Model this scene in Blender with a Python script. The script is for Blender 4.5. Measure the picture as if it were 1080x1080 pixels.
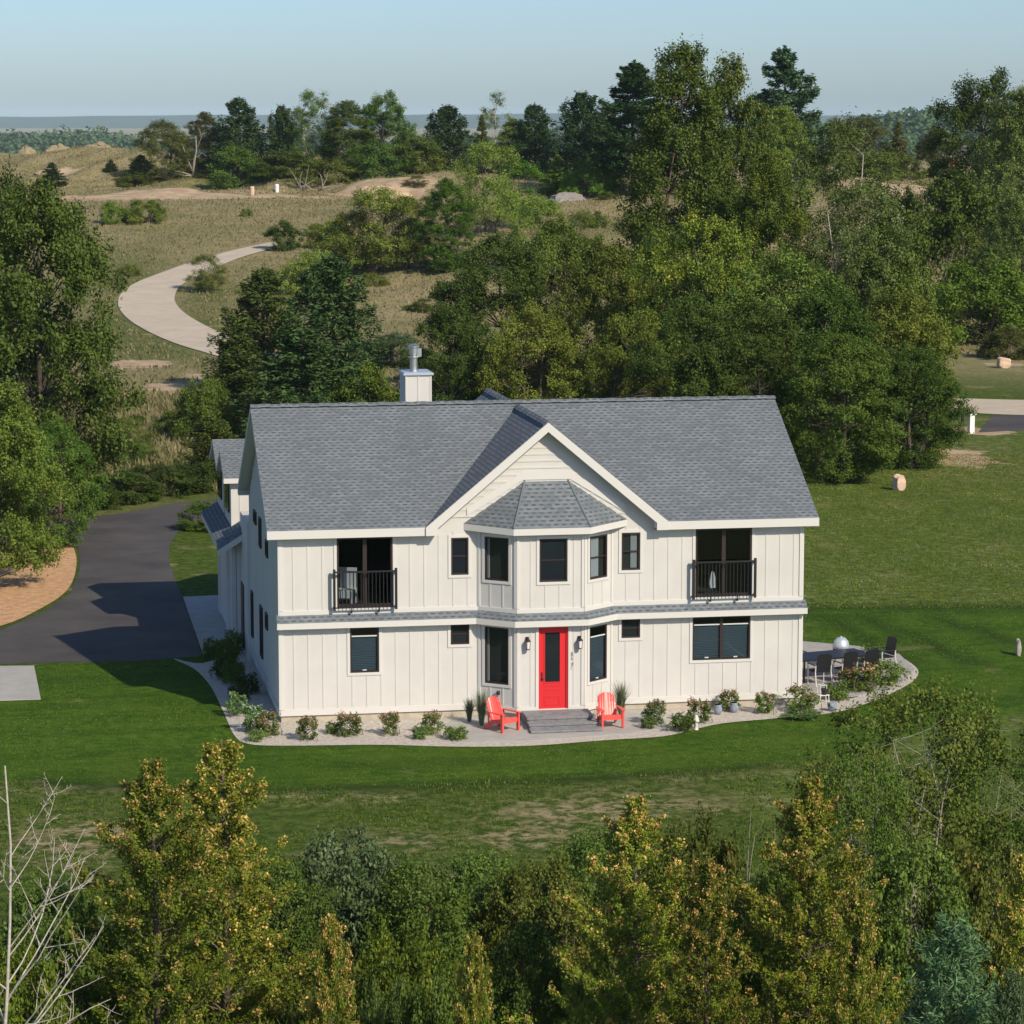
import bpy, bmesh, math, random
import numpy as np
from mathutils import Vector, Matrix

for o in list(bpy.data.objects): bpy.data.objects.remove(o)
S = bpy.context.scene
COL = S.collection

# ------------------------------------------------------------------ camera
FPX, PITCH, YAW = 3004.64, 0.136525, 0.175761          # focal length in photo pixels (1080 wide)
CAM = np.array([-7.6475, -81.9391, 17.534])
cam = bpy.data.cameras.new('camera'); co = bpy.data.objects.new('camera', cam); COL.objects.link(co)
co.location = CAM; co.rotation_euler = (math.pi / 2 - PITCH, 0, -YAW)
cam.sensor_width = 36; cam.lens = FPX / 1080 * 36; cam.clip_start = 1; cam.clip_end = 30000
S.camera = co
# ------------------------------------------------------------------ light
SUN_DIR = Vector((-5.95, 10.7, -8.88)).normalized()
SUN_EL = math.asin(-SUN_DIR.z); SUN_ROT = math.atan2(-SUN_DIR.x, -SUN_DIR.y)
W = bpy.data.worlds.new('World'); S.world = W; W.use_nodes = True
nt = W.node_tree; bg = nt.nodes['Background']
sky = nt.nodes.new('ShaderNodeTexSky'); sky.sky_type = 'NISHITA'; sky.sun_disc = False
sky.sun_elevation = SUN_EL; sky.sun_rotation = SUN_ROT; sky.altitude = 200
sky.air_density = 0.8; sky.dust_density = 1.0; sky.ozone_density = 5.5
nt.links.new(sky.outputs[0], bg.inputs[0]); bg.inputs[1].default_value = 0.104
sl = bpy.data.lights.new('sun', 'SUN'); sl.energy = 3.6; sl.angle = math.radians(0.53); sl.color = (1.0, 0.895, 0.72)
so = bpy.data.objects.new('sun', sl); COL.objects.link(so); so.rotation_euler = SUN_DIR.to_track_quat('-Z', 'Y').to_euler()
S.view_settings.view_transform = 'Standard'; S.view_settings.look = 'None'
S.view_settings.exposure = 0.33; S.view_settings.gamma = 1.0
S.cycles.max_bounces = 5; S.cycles.diffuse_bounces = 3; S.cycles.transmission_bounces = 4; S.cycles.transparent_max_bounces = 8
S.cycles.volume_bounces = 1
try: S.cycles.use_denoising = True
except Exception: pass

# ------------------------------------------------------------------ place helpers (photo pixel -> point on the site)
cR = np.array([math.cos(YAW), -math.sin(YAW), 0.0])
cF = np.array([math.sin(YAW) * math.cos(PITCH), math.cos(YAW) * math.cos(PITCH), -math.sin(PITCH)])
cU = np.cross(cR, cF); FH = np.array([math.sin(YAW), math.cos(YAW), 0.0])

def sst(a, b, x):
    t = np.clip((np.asarray(x, float) - a) / (b - a), 0, 1); return t * t * (3 - 2 * t)
def wob(x, y, s, seed=0.0):
    return (np.sin(x / s + 1.3 + seed) * np.cos(y / s * 1.1 + 0.7 + seed * 2) + 0.5 * np.sin(x / s * 2.3 + y / s * 1.7 + seed * 3)
            + 0.3 * np.cos(x / s * 4.1 - y / s * 3.3 + seed))
def terrain(x, y):
    x = np.asarray(x, float); y = np.asarray(y, float)
    dx, dy = x - CAM[0], y - CAM[1]
    d = dx * FH[0] + dy * FH[1]; l = dx * cR[0] + dy * cR[1]
    h = 9.0 * sst(205, 372, d)
    h = h + 2.6 * sst(378, 425, d) * sst(10, -30, l) + 1.0 * sst(378, 430, d) * sst(-10, 20, l)
    h = h - 24 * sst(440, 760, d) + 27 * np.exp(-((d - 2100) / 420) ** 2) * sst(130, 330, l)
    w = sst(215, 300, d) * (1 - sst(430, 560, d)) * (1 - .9 * sst(-13, -20, l) * (1 - sst(335, 365, d))) * (1 + .5 * sst(335, 375, d))
    return h + w * 0.75 * wob(x, y, 15) + 0.42 * w * wob(x, y, 5.5, 2)
def ray(px, py): return cF * FPX + cR * (px - 540) + cU * (540 - py)
def onY(px, py, Y):
    r = ray(px, py); return CAM + r * (Y - CAM[1]) / r[1]
def G(px, py):
    r = ray(px, py); r = r / np.linalg.norm(r)
    t = 30.0
    while t < 1500:
        p = CAM + r * t
        if p[2] < float(terrain(p[0], p[1])): break
        t += 0.5
    a, b = t - 0.5, t
    for _ in range(14):
        m = (a + b) / 2; p = CAM + r * m
        if p[2] < float(terrain(p[0], p[1])): b = m
        else: a = m
    return CAM + r * b
def spot(px, d):
    """ground point at distance d ahead of the drone, in the direction of photo column px"""
    z = 0.0
    for _ in range(3):
        dep = d * math.cos(PITCH) - (z - CAM[2]) * math.sin(PITCH)
        p = CAM + FH * d + cR * (px - 540) / FPX * dep
        z = float(terrain(p[0], p[1]))
    return np.array([p[0], p[1], z])
def height_at(top, d):
    k = (540 - top) / FPX; c, s = math.cos(PITCH), math.sin(PITCH)
    return CAM[2] + (k * d * c - d * s) / (c + k * s)

# ------------------------------------------------------------------ materials
def mat(name, col, rough=0.7, var=0.0, scale=4.0, bump=0.0, bscale=30.0, metal=0.0, spec=0.4, col2=None, detail=6):
    m = bpy.data.materials.new(name); m.use_nodes = True
    n, L = m.node_tree.nodes, m.node_tree.links; b = n['Principled BSDF']
    b.inputs['Base Color'].default_value = (*col, 1); b.inputs['Roughness'].default_value = rough
    b.inputs['Metallic'].default_value = metal; b.inputs['Specular IOR Level'].default_value = spec
    if var or col2 or bump:
        tc = n.new('ShaderNodeTexCoord')
    if var or col2:
        nz = n.new('ShaderNodeTexNoise'); nz.inputs['Scale'].default_value = scale; nz.inputs['Detail'].default_value = detail
        nz.inputs['Roughness'].default_value = 0.65
        L.new(tc.outputs['Object'], nz.inputs['Vector'])
        mx = n.new('ShaderNodeMix'); mx.data_type = 'RGBA'
        c2 = col2 if col2 else tuple(max(0, c * (1 - var)) for c in col)
        c1 = col if col2 else tuple(min(1, c * (1 + var)) for c in col)
        mx.inputs[6].default_value = (*c1, 1); mx.inputs[7].default_value = (*c2, 1)
        mr = n.new('ShaderNodeMapRange'); mr.inputs[1].default_value = 0.32; mr.inputs[2].default_value = 0.68
        L.new(nz.outputs['Fac'], mr.inputs[0]); L.new(mr.outputs[0], mx.inputs[0]); L.new(mx.outputs[2], b.inputs['Base Color'])
    if bump:
        n2 = n.new('ShaderNodeTexNoise'); n2.inputs['Scale'].default_value = bscale; n2.inputs['Detail'].default_value = 4
        L.new(tc.outputs['Object'], n2.inputs['Vector'])
        bp = n.new('ShaderNodeBump'); bp.inputs['Strength'].default_value = bump; bp.inputs['Distance'].default_value = 0.05
        L.new(n2.outputs['Fac'], bp.inputs['Height']); L.new(bp.outputs[0], b.inputs['Normal'])
    return m

def leaf_mat(name, c1, c2, c3=None, trans=0.2, rough=0.5, hue=0.06, scale=0.5):
    """leaves: per-leaf, per-bough and per-tree variation in colour; thin leaves let some light through"""
    m = bpy.data.materials.new(name); m.use_nodes = True
    n, L = m.node_tree.nodes, m.node_tree.links; b = n['Principled BSDF']; out = n['Material Output']
    geo = n.new('ShaderNodeNewGeometry'); oi = n.new('ShaderNodeObjectInfo'); tc = n.new('ShaderNodeTexCoord')
    nz = n.new('ShaderNodeTexNoise'); nz.inputs['Scale'].default_value = scale; nz.inputs['Detail'].default_value = 2
    L.new(tc.outputs['Object'], nz.inputs['Vector'])
    ad = n.new('ShaderNodeMath'); ad.operation = 'MULTIPLY_ADD'; ad.inputs[1].default_value = 0.55
    L.new(geo.outputs['Random Per Island'], ad.inputs[0])
    m2 = n.new('ShaderNodeMapRange'); m2.inputs[1].default_value = 0.3; m2.inputs[2].default_value = 0.7; m2.inputs[3].default_value = 0.0; m2.inputs[4].default_value = 0.45
    L.new(nz.outputs['Fac'], m2.inputs[0]); L.new(m2.outputs[0], ad.inputs[2])
    r = n.new('ShaderNodeValToRGB'); e = r.color_ramp.elements
    e[0].position = 0.08; e[0].color = (*c1, 1); e[1].position = 0.8; e[1].color = (*c2, 1)
    if c3 is not None:
        x = e.new(0.97); x.color = (*c3, 1)
    L.new(ad.outputs[0], r.inputs[0])
    hs = n.new('ShaderNodeHueSaturation')
    mh = n.new('ShaderNodeMapRange'); mh.inputs[3].default_value = 0.5 - hue * 0.15; mh.inputs[4].default_value = 0.5 + hue * 0.45
    L.new(oi.outputs['Random'], mh.inputs[0]); L.new(mh.outputs[0], hs.inputs['Hue'])
    mv = n.new('ShaderNodeMapRange'); mv.inputs[3].default_value = 0.68; mv.inputs[4].default_value = 1.25
    fr = n.new('ShaderNodeMath'); fr.operation = 'FRACT'; mu = n.new('ShaderNodeMath'); mu.operation = 'MULTIPLY'; mu.inputs[1].default_value = 7.31
    L.new(oi.outputs['Random'], mu.inputs[0]); L.new(mu.outputs[0], fr.inputs[0]); L.new(fr.outputs[0], mv.inputs[0]); L.new(mv.outputs[0], hs.inputs['Value'])
    L.new(r.outputs[0], hs.inputs['Color']); L.new(hs.outputs[0], b.inputs['Base Color'])
    b.inputs['Roughness'].default_value = rough; b.inputs['Specular IOR Level'].default_value = 0.12
    if trans:
        t = n.new('ShaderNodeBsdfTranslucent'); mx = n.new('ShaderNodeMixShader'); mx.inputs[0].default_value = trans
        L.new(hs.outputs[0], t.inputs[0]); L.new(b.outputs[0], mx.inputs[1]); L.new(t.outputs[0], mx.inputs[2]); L.new(mx.outputs[0], out.inputs[0])
    return m

M = {}
M['siding'] = mat('siding', (0.605, 0.583, 0.545), 0.65, 0.045, 0.9)
M['trim'] = mat('trim', (0.645, 0.622, 0.582), 0.5)
M['foundation'] = mat('foundation', (0.46, 0.40, 0.31), 0.9, 0.12, 5, 0.2)
M['bronze'] = mat('bronze', (0.035, 0.022, 0.02), 0.45)
M['black_metal'] = mat('black_metal', (0.018, 0.018, 0.02), 0.45)
M['glass'] = mat('glass', (0.014, 0.019, 0.024), 0.03, spec=0.6)
M['blind'] = mat('blind', (0.21, 0.28, 0.33), 0.6)
M['curtain_or_reflection'] = mat('curtain_or_reflection', (0.55, 0.54, 0.52), 0.9)
M['rail_white'] = mat('rail_white', (0.6, 0.62, 0.62), 0.5)
M['door_red'] = mat('door_red', (0.66, 0.028, 0.034), 0.35)
M['chair_red'] = mat('chair_red', (0.80, 0.10, 0.08), 0.33, 0.06, 6)
M['steel'] = mat('steel', (0.62, 0.64, 0.67), 0.28, metal=0.9)
M['flashing'] = mat('flashing', (0.50, 0.55, 0.60), 0.4, metal=0.4)
M['room'] = mat('room', (0.045, 0.043, 0.04), 0.9)  # surfaces coloured dark to stand for an unlit interior
M['cloth'] = mat('cloth', (0.78, 0.76, 0.72), 0.9)
M['asphalt'] = mat('asphalt', (0.100, 0.088, 0.083), 0.85, 0, 0.3, 0.25, 60, col2=(0.050, 0.044, 0.044), detail=9)
M['concrete'] = mat('concrete', (0.40, 0.38, 0.35), 0.9, 0.1, 1.6, 0.1, 40)
M['step_stone'] = mat('step_stone', (0.235, 0.23, 0.235), 0.9, 0.25, 5, 0.4, 22)
M['paver'] = mat('paver', (0.36, 0.335, 0.31), 0.9, 0.14, 3, 0.2, 25)
M['gravel'] = mat('gravel', (0.51, 0.455, 0.39), 0.95, 0.24, 7, 0.8, 14, detail=9)
M['road_gravel'] = mat('road_gravel', (0.51, 0.43, 0.33), 0.95, 0.1, 0.5, 0.2, 6)
M['mulch'] = mat('mulch', (0.56, 0.325, 0.165), 0.95, 0.3, 3, 0.9, 14, detail=9)
M['sand'] = mat('sand', (0.50, 0.36, 0.235), 0.95, 0.15, 0.6, 0.4, 2.0)
M['mound'] = mat('mound', (0.27, 0.225, 0.135), 0.95, 0.25, 0.5, 0.5, 1.5)
M['pale_gravel'] = mat('pale_gravel', (0.27, 0.245, 0.225), 0.95, 0.25, 2.0, 0.6, 4)
M['boulder'] = mat('boulder', (0.60, 0.43, 0.31), 0.9, 0.15, 2.5, 0.4, 7)
M['grey_stone'] = mat('grey_stone', (0.36, 0.33, 0.28), 0.9, 0.2, 5, 0.3, 18)
M['bark'] = mat('bark', (0.13, 0.10, 0.075), 0.95, 0.3, 6, 0.6, 18)
M['bark_dark'] = mat('bark_dark', (0.060, 0.046, 0.036), 0.95, 0.3, 6, 0.6, 18)
M['bark_pale'] = mat('bark_pale', (0.36, 0.31, 0.25), 0.9, 0.3, 4, 0.3, 14)
M['dead_wood'] = mat('dead_wood', (0.45, 0.40, 0.345), 0.9, 0.25, 5, 0.3, 14)
M['grey_wood'] = mat('grey_wood', (0.27, 0.235, 0.20), 0.9, 0.25, 5, 0.3, 14)
M['pot_blue'] = mat('pot_blue', (0.26, 0.30, 0.36), 0.5, 0.25, 7)
M['white_paint'] = mat('white_paint', (0.78, 0.77, 0.74), 0.5)
M['digger'] = mat('digger', (0.85, 0.20, 0.03), 0.5)
M['pale_metal'] = mat('pale_metal', (0.62, 0.58, 0.54), 0.4)
M['far_hill'] = mat('far_hill', (0.035, 0.055, 0.03), 0.95, 0.25, 0.02)
M['number'] = mat('number', (0.30, 0.28, 0.27), 0.5)

def clear_glass():
    m = bpy.data.materials.new('clear_glass'); m.use_nodes = True
    n, L = m.node_tree.nodes, m.node_tree.links; out = n['Material Output']; n.remove(n['Principled BSDF'])
    t = n.new('ShaderNodeBsdfTransparent'); t.inputs[0].default_value = (0.62, 0.68, 0.72, 1)
    g = n.new('ShaderNodeBsdfGlossy'); g.inputs['Roughness'].default_value = 0.02
    f = n.new('ShaderNodeValue'); f.outputs[0].default_value = 0.06
    x = n.new('ShaderNodeMixShader'); L.new(f.outputs[0], x.inputs[0]); L.new(t.outputs[0], x.inputs[1]); L.new(g.outputs[0], x.inputs[2]); L.new(x.outputs[0], out.inputs[0])
    return m
M['clear_glass'] = clear_glass()

def shingle_mat():
    m = bpy.data.materials.new('shingle'); m.use_nodes = True
    n, L = m.node_tree.nodes, m.node_tree.links; b = n['Principled BSDF']
    uv = n.new('ShaderNodeUVMap'); uv.uv_map = 'UVMap'
    def brick(w, h, off):
        k = n.new('ShaderNodeTexBrick'); k.inputs['Scale'].default_value = 1; k.inputs['Brick Width'].default_value = w
        k.inputs['Row Height'].default_value = h; k.inputs['Mortar Size'].default_value = 0.0; k.offset = off
        k.inputs['Color1'].default_value = (0, 0, 0, 1); k.inputs['Color2'].default_value = (1, 1, 1, 1); k.inputs['Bias'].default_value = 0
        L.new(uv.outputs[0], k.inputs['Vector']); return k
    RH = 0.140
    k1 = brick(0.25, RH, 0.5)
    def ma(op, a, c, d=None):
        x = n.new('ShaderNodeMath'); x.operation = op
        for k, v in enumerate((a, c, d)):
            if v is None: continue
            if isinstance(v, (int, float)): x.inputs[k].default_value = v
            else: L.new(v, x.inputs[k])
        return x.outputs[0]
    sp = n.new('ShaderNodeSeparateXYZ'); L.new(uv.outputs[0], sp.inputs[0])
    vr = ma('DIVIDE', sp.outputs[1], RH); fr = n.new('ShaderNodeMath'); fr.operation = 'FRACT'; L.new(vr, fr.inputs[0])
    row = ma('FLOOR', vr, 0.0)
    jit = ma('FRACT', ma('MULTIPLY', ma('SINE', ma('MULTIPLY', row, 12.9898), 0.0), 43.758), 0.0)
    uu = ma('ADD', ma('DIVIDE', sp.outputs[0], 0.235), ma('ADD', ma('MULTIPLY', row, 0.5), ma('MULTIPLY', jit, 0.30)))
    tabf = ma('FRACT', uu, 0.0)
    tw = n.new('ShaderNodeMapRange'); tw.inputs[1].default_value = 0.50; tw.inputs[2].default_value = 0.60; tw.inputs[3].default_value = 1.0; tw.inputs[4].default_value = 0.18; L.new(tabf, tw.inputs[0])
    hi = n.new('ShaderNodeMapRange'); hi.inputs[1].default_value = 0.52; hi.inputs[2].default_value = 0.66; L.new(fr.outputs[0], hi.inputs[0])
    amp = n.new('ShaderNodeMapRange'); amp.inputs[3].default_value = 0.45; amp.inputs[4].default_value = 0.95; L.new(k1.outputs['Color'], amp.inputs[0])
    mm = n.new('ShaderNodeMath'); mm.operation = 'MULTIPLY'; L.new(hi.outputs[0], mm.inputs[0]); L.new(ma('MULTIPLY', tw.outputs[0], amp.outputs[0]), mm.inputs[1])
    base = n.new('ShaderNodeMix'); base.data_type = 'RGBA'; base.inputs[6].default_value = (0.138, 0.155, 0.168, 1); base.inputs[7].default_value = (0.195, 0.215, 0.230, 1)
    L.new(k1.outputs['Color'], base.inputs[0])
    nz = n.new('ShaderNodeTexNoise'); nz.inputs['Scale'].default_value = 0.55; nz.inputs['Detail'].default_value = 5; L.new(uv.outputs[0], nz.inputs['Vector'])
    hv = n.new('ShaderNodeHueSaturation'); mv = n.new('ShaderNodeMapRange'); mv.inputs[1].default_value = 0.3; mv.inputs[2].default_value = 0.7; mv.inputs[3].default_value = 0.93; mv.inputs[4].default_value = 1.07
    L.new(nz.outputs['Fac'], mv.inputs[0]); L.new(mv.outputs[0], hv.inputs['Value']); L.new(base.outputs[2], hv.inputs['Color'])
    dk = n.new('ShaderNodeMix'); dk.data_type = 'RGBA'; dk.inputs[7].default_value = (0.060, 0.066, 0.076, 1)
    L.new(mm.outputs[0], dk.inputs[0]); L.new(hv.outputs[0], dk.inputs[6]); L.new(dk.outputs[2], b.inputs['Base Color'])
    b.inputs['Roughness'].default_value = 0.9; b.inputs['Specular IOR Level'].default_value = 0.2
    bp = n.new('ShaderNodeBump'); bp.inputs['Strength'].default_value = 0.6; bp.inputs['Distance'].default_value = 0.02
    inv = n.new('ShaderNodeMath'); inv.operation = 'SUBTRACT'; inv.inputs[0].default_value = 1; L.new(fr.outputs[0], inv.inputs[1])
    L.new(inv.outputs[0], bp.inputs['Height']); L.new(bp.outputs[0], b.inputs['Normal'])
    return m
M['shingle'] = shingle_mat()

# leaves
LM = {}
LM['oak'] = leaf_mat('leaf_oak', (0.065, 0.108, 0.014), (0.140, 0.194, 0.030))
LM['dark'] = leaf_mat('leaf_dark', (0.042, 0.072, 0.012), (0.095, 0.135, 0.024), trans=0.2)
LM['olive'] = leaf_mat('leaf_olive', (0.090, 0.121, 0.016), (0.190, 0.225, 0.036), (0.280, 0.270, 0.050))
LM['light'] = leaf_mat('leaf_light', (0.123, 0.173, 0.026), (0.246, 0.308, 0.055))
LM['yellowing'] = leaf_mat('leaf_yellowing', (0.095, 0.135, 0.016), (0.190, 0.232, 0.030), (0.560, 0.475, 0.040))
LM['birch'] = leaf_mat('leaf_birch', (0.095, 0.135, 0.030), (0.190, 0.238, 0.060), (0.403, 0.432, 0.180), rough=0.4)
LM['poplar'] = leaf_mat('leaf_poplar', (0.078, 0.121, 0.018), (0.168, 0.216, 0.036), (0.336, 0.346, 0.100), rough=0.4)
LM['bright'] = leaf_mat('leaf_bright', (0.095, 0.167, 0.015), (0.185, 0.275, 0.032))
LM['pine'] = leaf_mat('needle_pine', (0.034, 0.068, 0.020), (0.080, 0.125, 0.036), trans=0.12)
LM['pine_warm'] = leaf_mat('needle_pine_warm', (0.055, 0.088, 0.016), (0.125, 0.160, 0.034), trans=0.12)
LM['pine_blue'] = leaf_mat('needle_pine_blue', (0.042, 0.085, 0.036), (0.10, 0.165, 0.075), trans=0.12)
LM['brown'] = leaf_mat('leaf_brown', (0.090, 0.100, 0.022), (0.185, 0.185, 0.05), (0.28, 0.21, 0.08))
LM['cedar'] = leaf_mat('spray_cedar', (0.105, 0.140, 0.013), (0.27, 0.30, 0.034), (0.42, 0.40, 0.07), trans=0.2, scale=1.6)
LM['cedar_cone'] = leaf_mat('cone_cedar', (0.46, 0.25, 0.065), (0.74, 0.46, 0.165), trans=0.15, scale=1.6)
LM['shrub'] = leaf_mat('leaf_shrub', (0.064, 0.108, 0.016), (0.165, 0.225, 0.040), scale=1.2)
LM['shrub_blue'] = leaf_mat('leaf_shrub_blue', (0.065, 0.102, 0.034), (0.155, 0.205, 0.085), (0.30, 0.35, 0.23), scale=1.2)
LM['shrub_red'] = leaf_mat('leaf_shrub_red', (0.085, 0.105, 0.016), (0.185, 0.190, 0.036), (0.42, 0.11, 0.05), scale=1.2)
LM['goldenrod'] = leaf_mat('leaf_goldenrod', (0.085, 0.125, 0.014), (0.20, 0.23, 0.025), (0.52, 0.44, 0.03), scale=1.2)
LM['spruce'] = leaf_mat('needle_spruce', (0.070, 0.125, 0.050), (0.165, 0.255, 0.105), trans=0.1, scale=1.5)
LM['garden'] = leaf_mat('leaf_garden', (0.085, 0.130, 0.025), (0.19, 0.25, 0.06), scale=3)
LM['garden_flower'] = leaf_mat('flower_pink', (0.34, 0.14, 0.10), (0.52, 0.30, 0.22), trans=0.2, scale=3)
LM['hydrangea'] = leaf_mat('flower_pale', (0.36, 0.44, 0.24), (0.55, 0.60, 0.42), trans=0.2, scale=3)
LM['hosta'] = leaf_mat('leaf_hosta', (0.08, 0.14, 0.03), (0.19, 0.27, 0.07), scale=3)
LM['grass_blade'] = leaf_mat('blade_ornamental', (0.13, 0.17, 0.08), (0.28, 0.31, 0.18), trans=0.2, scale=3)
LM['meadow'] = leaf_mat('blade_meadow', (0.17, 0.155, 0.062), (0.38, 0.31, 0.165), (0.47, 0.38, 0.24), trans=0.15, scale=0.09)
LM['weeds'] = leaf_mat('blade_weeds', (0.075, 0.115, 0.018), (0.18, 0.20, 0.045), (0.40, 0.35, 0.16), trans=0.25, scale=0.35)
LM['lawn_blade'] = leaf_mat('blade_lawn', (0.055, 0.105, 0.010), (0.125, 0.180, 0.026), (0.26, 0.23, 0.09), trans=0.2, scale=0.3)
LM['turf'] = leaf_mat('blade_turf', (0.055, 0.118, 0.006), (0.160, 0.240, 0.022), (0.24, 0.29, 0.05), trans=0.2, scale=0.3)
LM['pasture'] = leaf_mat('blade_pasture', (0.070, 0.105, 0.012), (0.185, 0.220, 0.040), (0.42, 0.40, 0.22), trans=0.2, scale=0.3)
LM['far'] = leaf_mat('leaf_far', (0.034, 0.070, 0.026), (0.085, 0.130, 0.050), trans=0.1, scale=0.04)

# ------------------------------------------------------------------ object helpers
def tag(o, label=None, cat=None, group=None, kind=None):
    if label: o['label'] = label
    if cat: o['category'] = cat
    if group: o['group'] = group
    if kind: o['kind'] = kind
    return o
def empty(name, loc, rz=0.0, label=None, cat=None, group=None):
    o = bpy.data.objects.new(name, None); COL.objects.link(o)
    o.location = tuple(float(v) for v in loc); o.rotation_euler = (0, 0, rz); o.empty_display_size = 0.3
    return tag(o, label, cat, group)
def link(name, me, parent=None, m=None):
    o = bpy.data.objects.new(name, me); COL.objects.link(o)
    if m is not None and not me.materials: me.materials.append(m)
    if parent is not None: o.parent = parent
    return o
def copy_tree(o, parent=None):
    c = o.copy(); COL.objects.link(c)
    if parent is not None: c.parent = parent
    for ch in list(o.children): copy_tree(ch, c)
    return c

class MB:
    def __init__(s): s.v = []; s.f = []; s.uv = {}
    def face(s, pts, uv=None):
        i = len(s.v); s.v += [tuple(float(c) for c in p) for p in pts]; s.f.append(tuple(range(i, i + len(pts))))
        if uv is not None: s.uv[len(s.f) - 1] = uv
        return s
    def box(s, x0, y0, z0, x1, y1, z1, T=None):
        c = [(x0, y0, z0), (x1, y0, z0), (x1, y1, z0), (x0, y1, z0), (x0, y0, z1), (x1, y0, z1), (x1, y1, z1), (x0, y1, z1)]
        if T is not None: c = [tuple(T(*p)) for p in c]
        i = len(s.v); s.v += c
        s.f += [tuple(i + k for k in q) for q in ((0, 3, 2, 1), (4, 5, 6, 7), (0, 1, 5, 4), (1, 2, 6, 5), (2, 3, 7, 6), (3, 0, 4, 7))]
        return s
    def prism(s, pts, off):
        """closed solid: polygon pts and the same polygon moved by off"""
        n = len(pts); i = len(s.v); o = np.array(off, float)
        s.v += [tuple(float(c) for c in p) for p in pts] + [tuple(np.array(p, float) + o) for p in pts]
        s.f.append(tuple(range(i, i + n))); s.f.append(tuple(range(i + 2 * n - 1, i + n - 1, -1)))
        for k in range(n):
            l = (k + 1) % n; s.f.append((i + k, i + n + k, i + n + l, i + l))
        return s
    def tube(s, path, rad, n=8, caps=True):
        path = [Vector(p) for p in path]
        if not hasattr(rad, '__len__'): rad = [rad] * len(path)
        i0 = len(s.v); ref = None
        for k, p in enumerate(path):
            t = (path[min(k + 1, len(path) - 1)] - path[max(k - 1, 0)])
            t = t.normalized() if t.length > 1e-9 else Vector((0, 0, 1))
            if ref is None: ref = t.orthogonal().normalized()
            a = ref - t * ref.dot(t); a = a.normalized() if a.length > 1e-6 else t.orthogonal().normalized(); ref = a
            b = t.cross(a)
            for j in range(n):
                w = 2 * math.pi * j / n; s.v.append(tuple(p + (a * math.cos(w) + b * math.sin(w)) * rad[k]))
        for k in range(len(path) - 1):
            for j in range(n):
                l = (j + 1) % n; a = i0 + k * n
                s.f.append((a + j, a + l, a + n + l, a + n + j))
        if caps:
            s.f.append(tuple(i0 + j for j in range(n - 1, -1, -1))); a = i0 + (len(path) - 1) * n; s.f.append(tuple(a + j for j in range(n)))
        return s
    def lathe(s, prof, c=(0, 0, 0), n=20):
        return s.tube([(c[0], c[1], c[2] + z) for r, z in prof], [max(r, 1e-3) for r, z in prof], n)
    def mesh(s, name, m=None, smooth=False, fix=True):
        me = bpy.data.meshes.new(name); me.from_pydata(s.v, [], s.f)
        if fix:
            bm = bmesh.new(); bm.from_mesh(me); bmesh.ops.recalc_face_normals(bm, faces=bm.faces); bm.to_mesh(me); bm.free()
        if s.uv:
            ul = me.uv_layers.new(name='UVMap')
            for p in me.polygons:
                u = s.uv.get(p.index)
                for li in p.loop_indices:
                    v = me.vertices[me.loops[li].vertex_index].co
                    if u: ul.data[li].uv = (v.dot(u[0]), v.dot(u[1]))
        if smooth:
            for p in me.polygons: p.use_smooth = True
        if m is not None: me.materials.append(m)
        me.update(); return me
    def build(s, name, m=None, parent=None, smooth=False, fix=True): return link(name, s.mesh(name, m, smooth, fix), parent)

def qmesh(name, V, m=None):
    """V: (n,4,3) quads, unshared"""
    V = np.asarray(V, np.float32); n = len(V)
    me = bpy.data.meshes.new(name)
    me.vertices.add(n * 4); me.vertices.foreach_set('co', V.reshape(-1))
    me.loops.add(n * 4); me.loops.foreach_set('vertex_index', np.arange(n * 4, dtype=np.int32))
    me.polygons.add(n); me.polygons.foreach_set('loop_start', np.arange(0, n * 4, 4, dtype=np.int32))
    me.update(calc_edges=True); me.validate()
    if m is not None: me.materials.append(m)
    return me
def nrm(a): return a / np.maximum(np.linalg.norm(a, axis=-1, keepdims=True), 1e-9)
def leafq(P, size, rng, out=None, wout=0.5, wup=0.5, aspect=0.6, tdir=None, tj=0.5):
    """kite-shaped leaves at points P; size per leaf; tdir: preferred long axis"""
    n = len(P); r = nrm(rng.normal(size=(n, 3)))
    nn = r + np.array([0, 0, wup])
    if out is not None: nn = nn + out * wout
    nn = nrm(nn)
    if tdir is None: t = np.cross(nn, rng.normal(size=(n, 3)))
    else:
        t = tdir + rng.normal(size=(n, 3)) * tj; t = t - nn * (t * nn).sum(1, keepdims=True)
    t = nrm(t); b = np.cross(nn, t)
    s = (np.asarray(size) * rng.uniform(0.65, 1.35, n))[:, None]
    fold = rng.uniform(0.03, 0.16, n)[:, None] * s
    return np.stack([P - t * s * .5, P + b * s * aspect * .5 + nn * fold + t * s * .06, P + t * s * .5, P - b * s * aspect * .5 + nn * fold + t * s * .06], 1)

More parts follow.
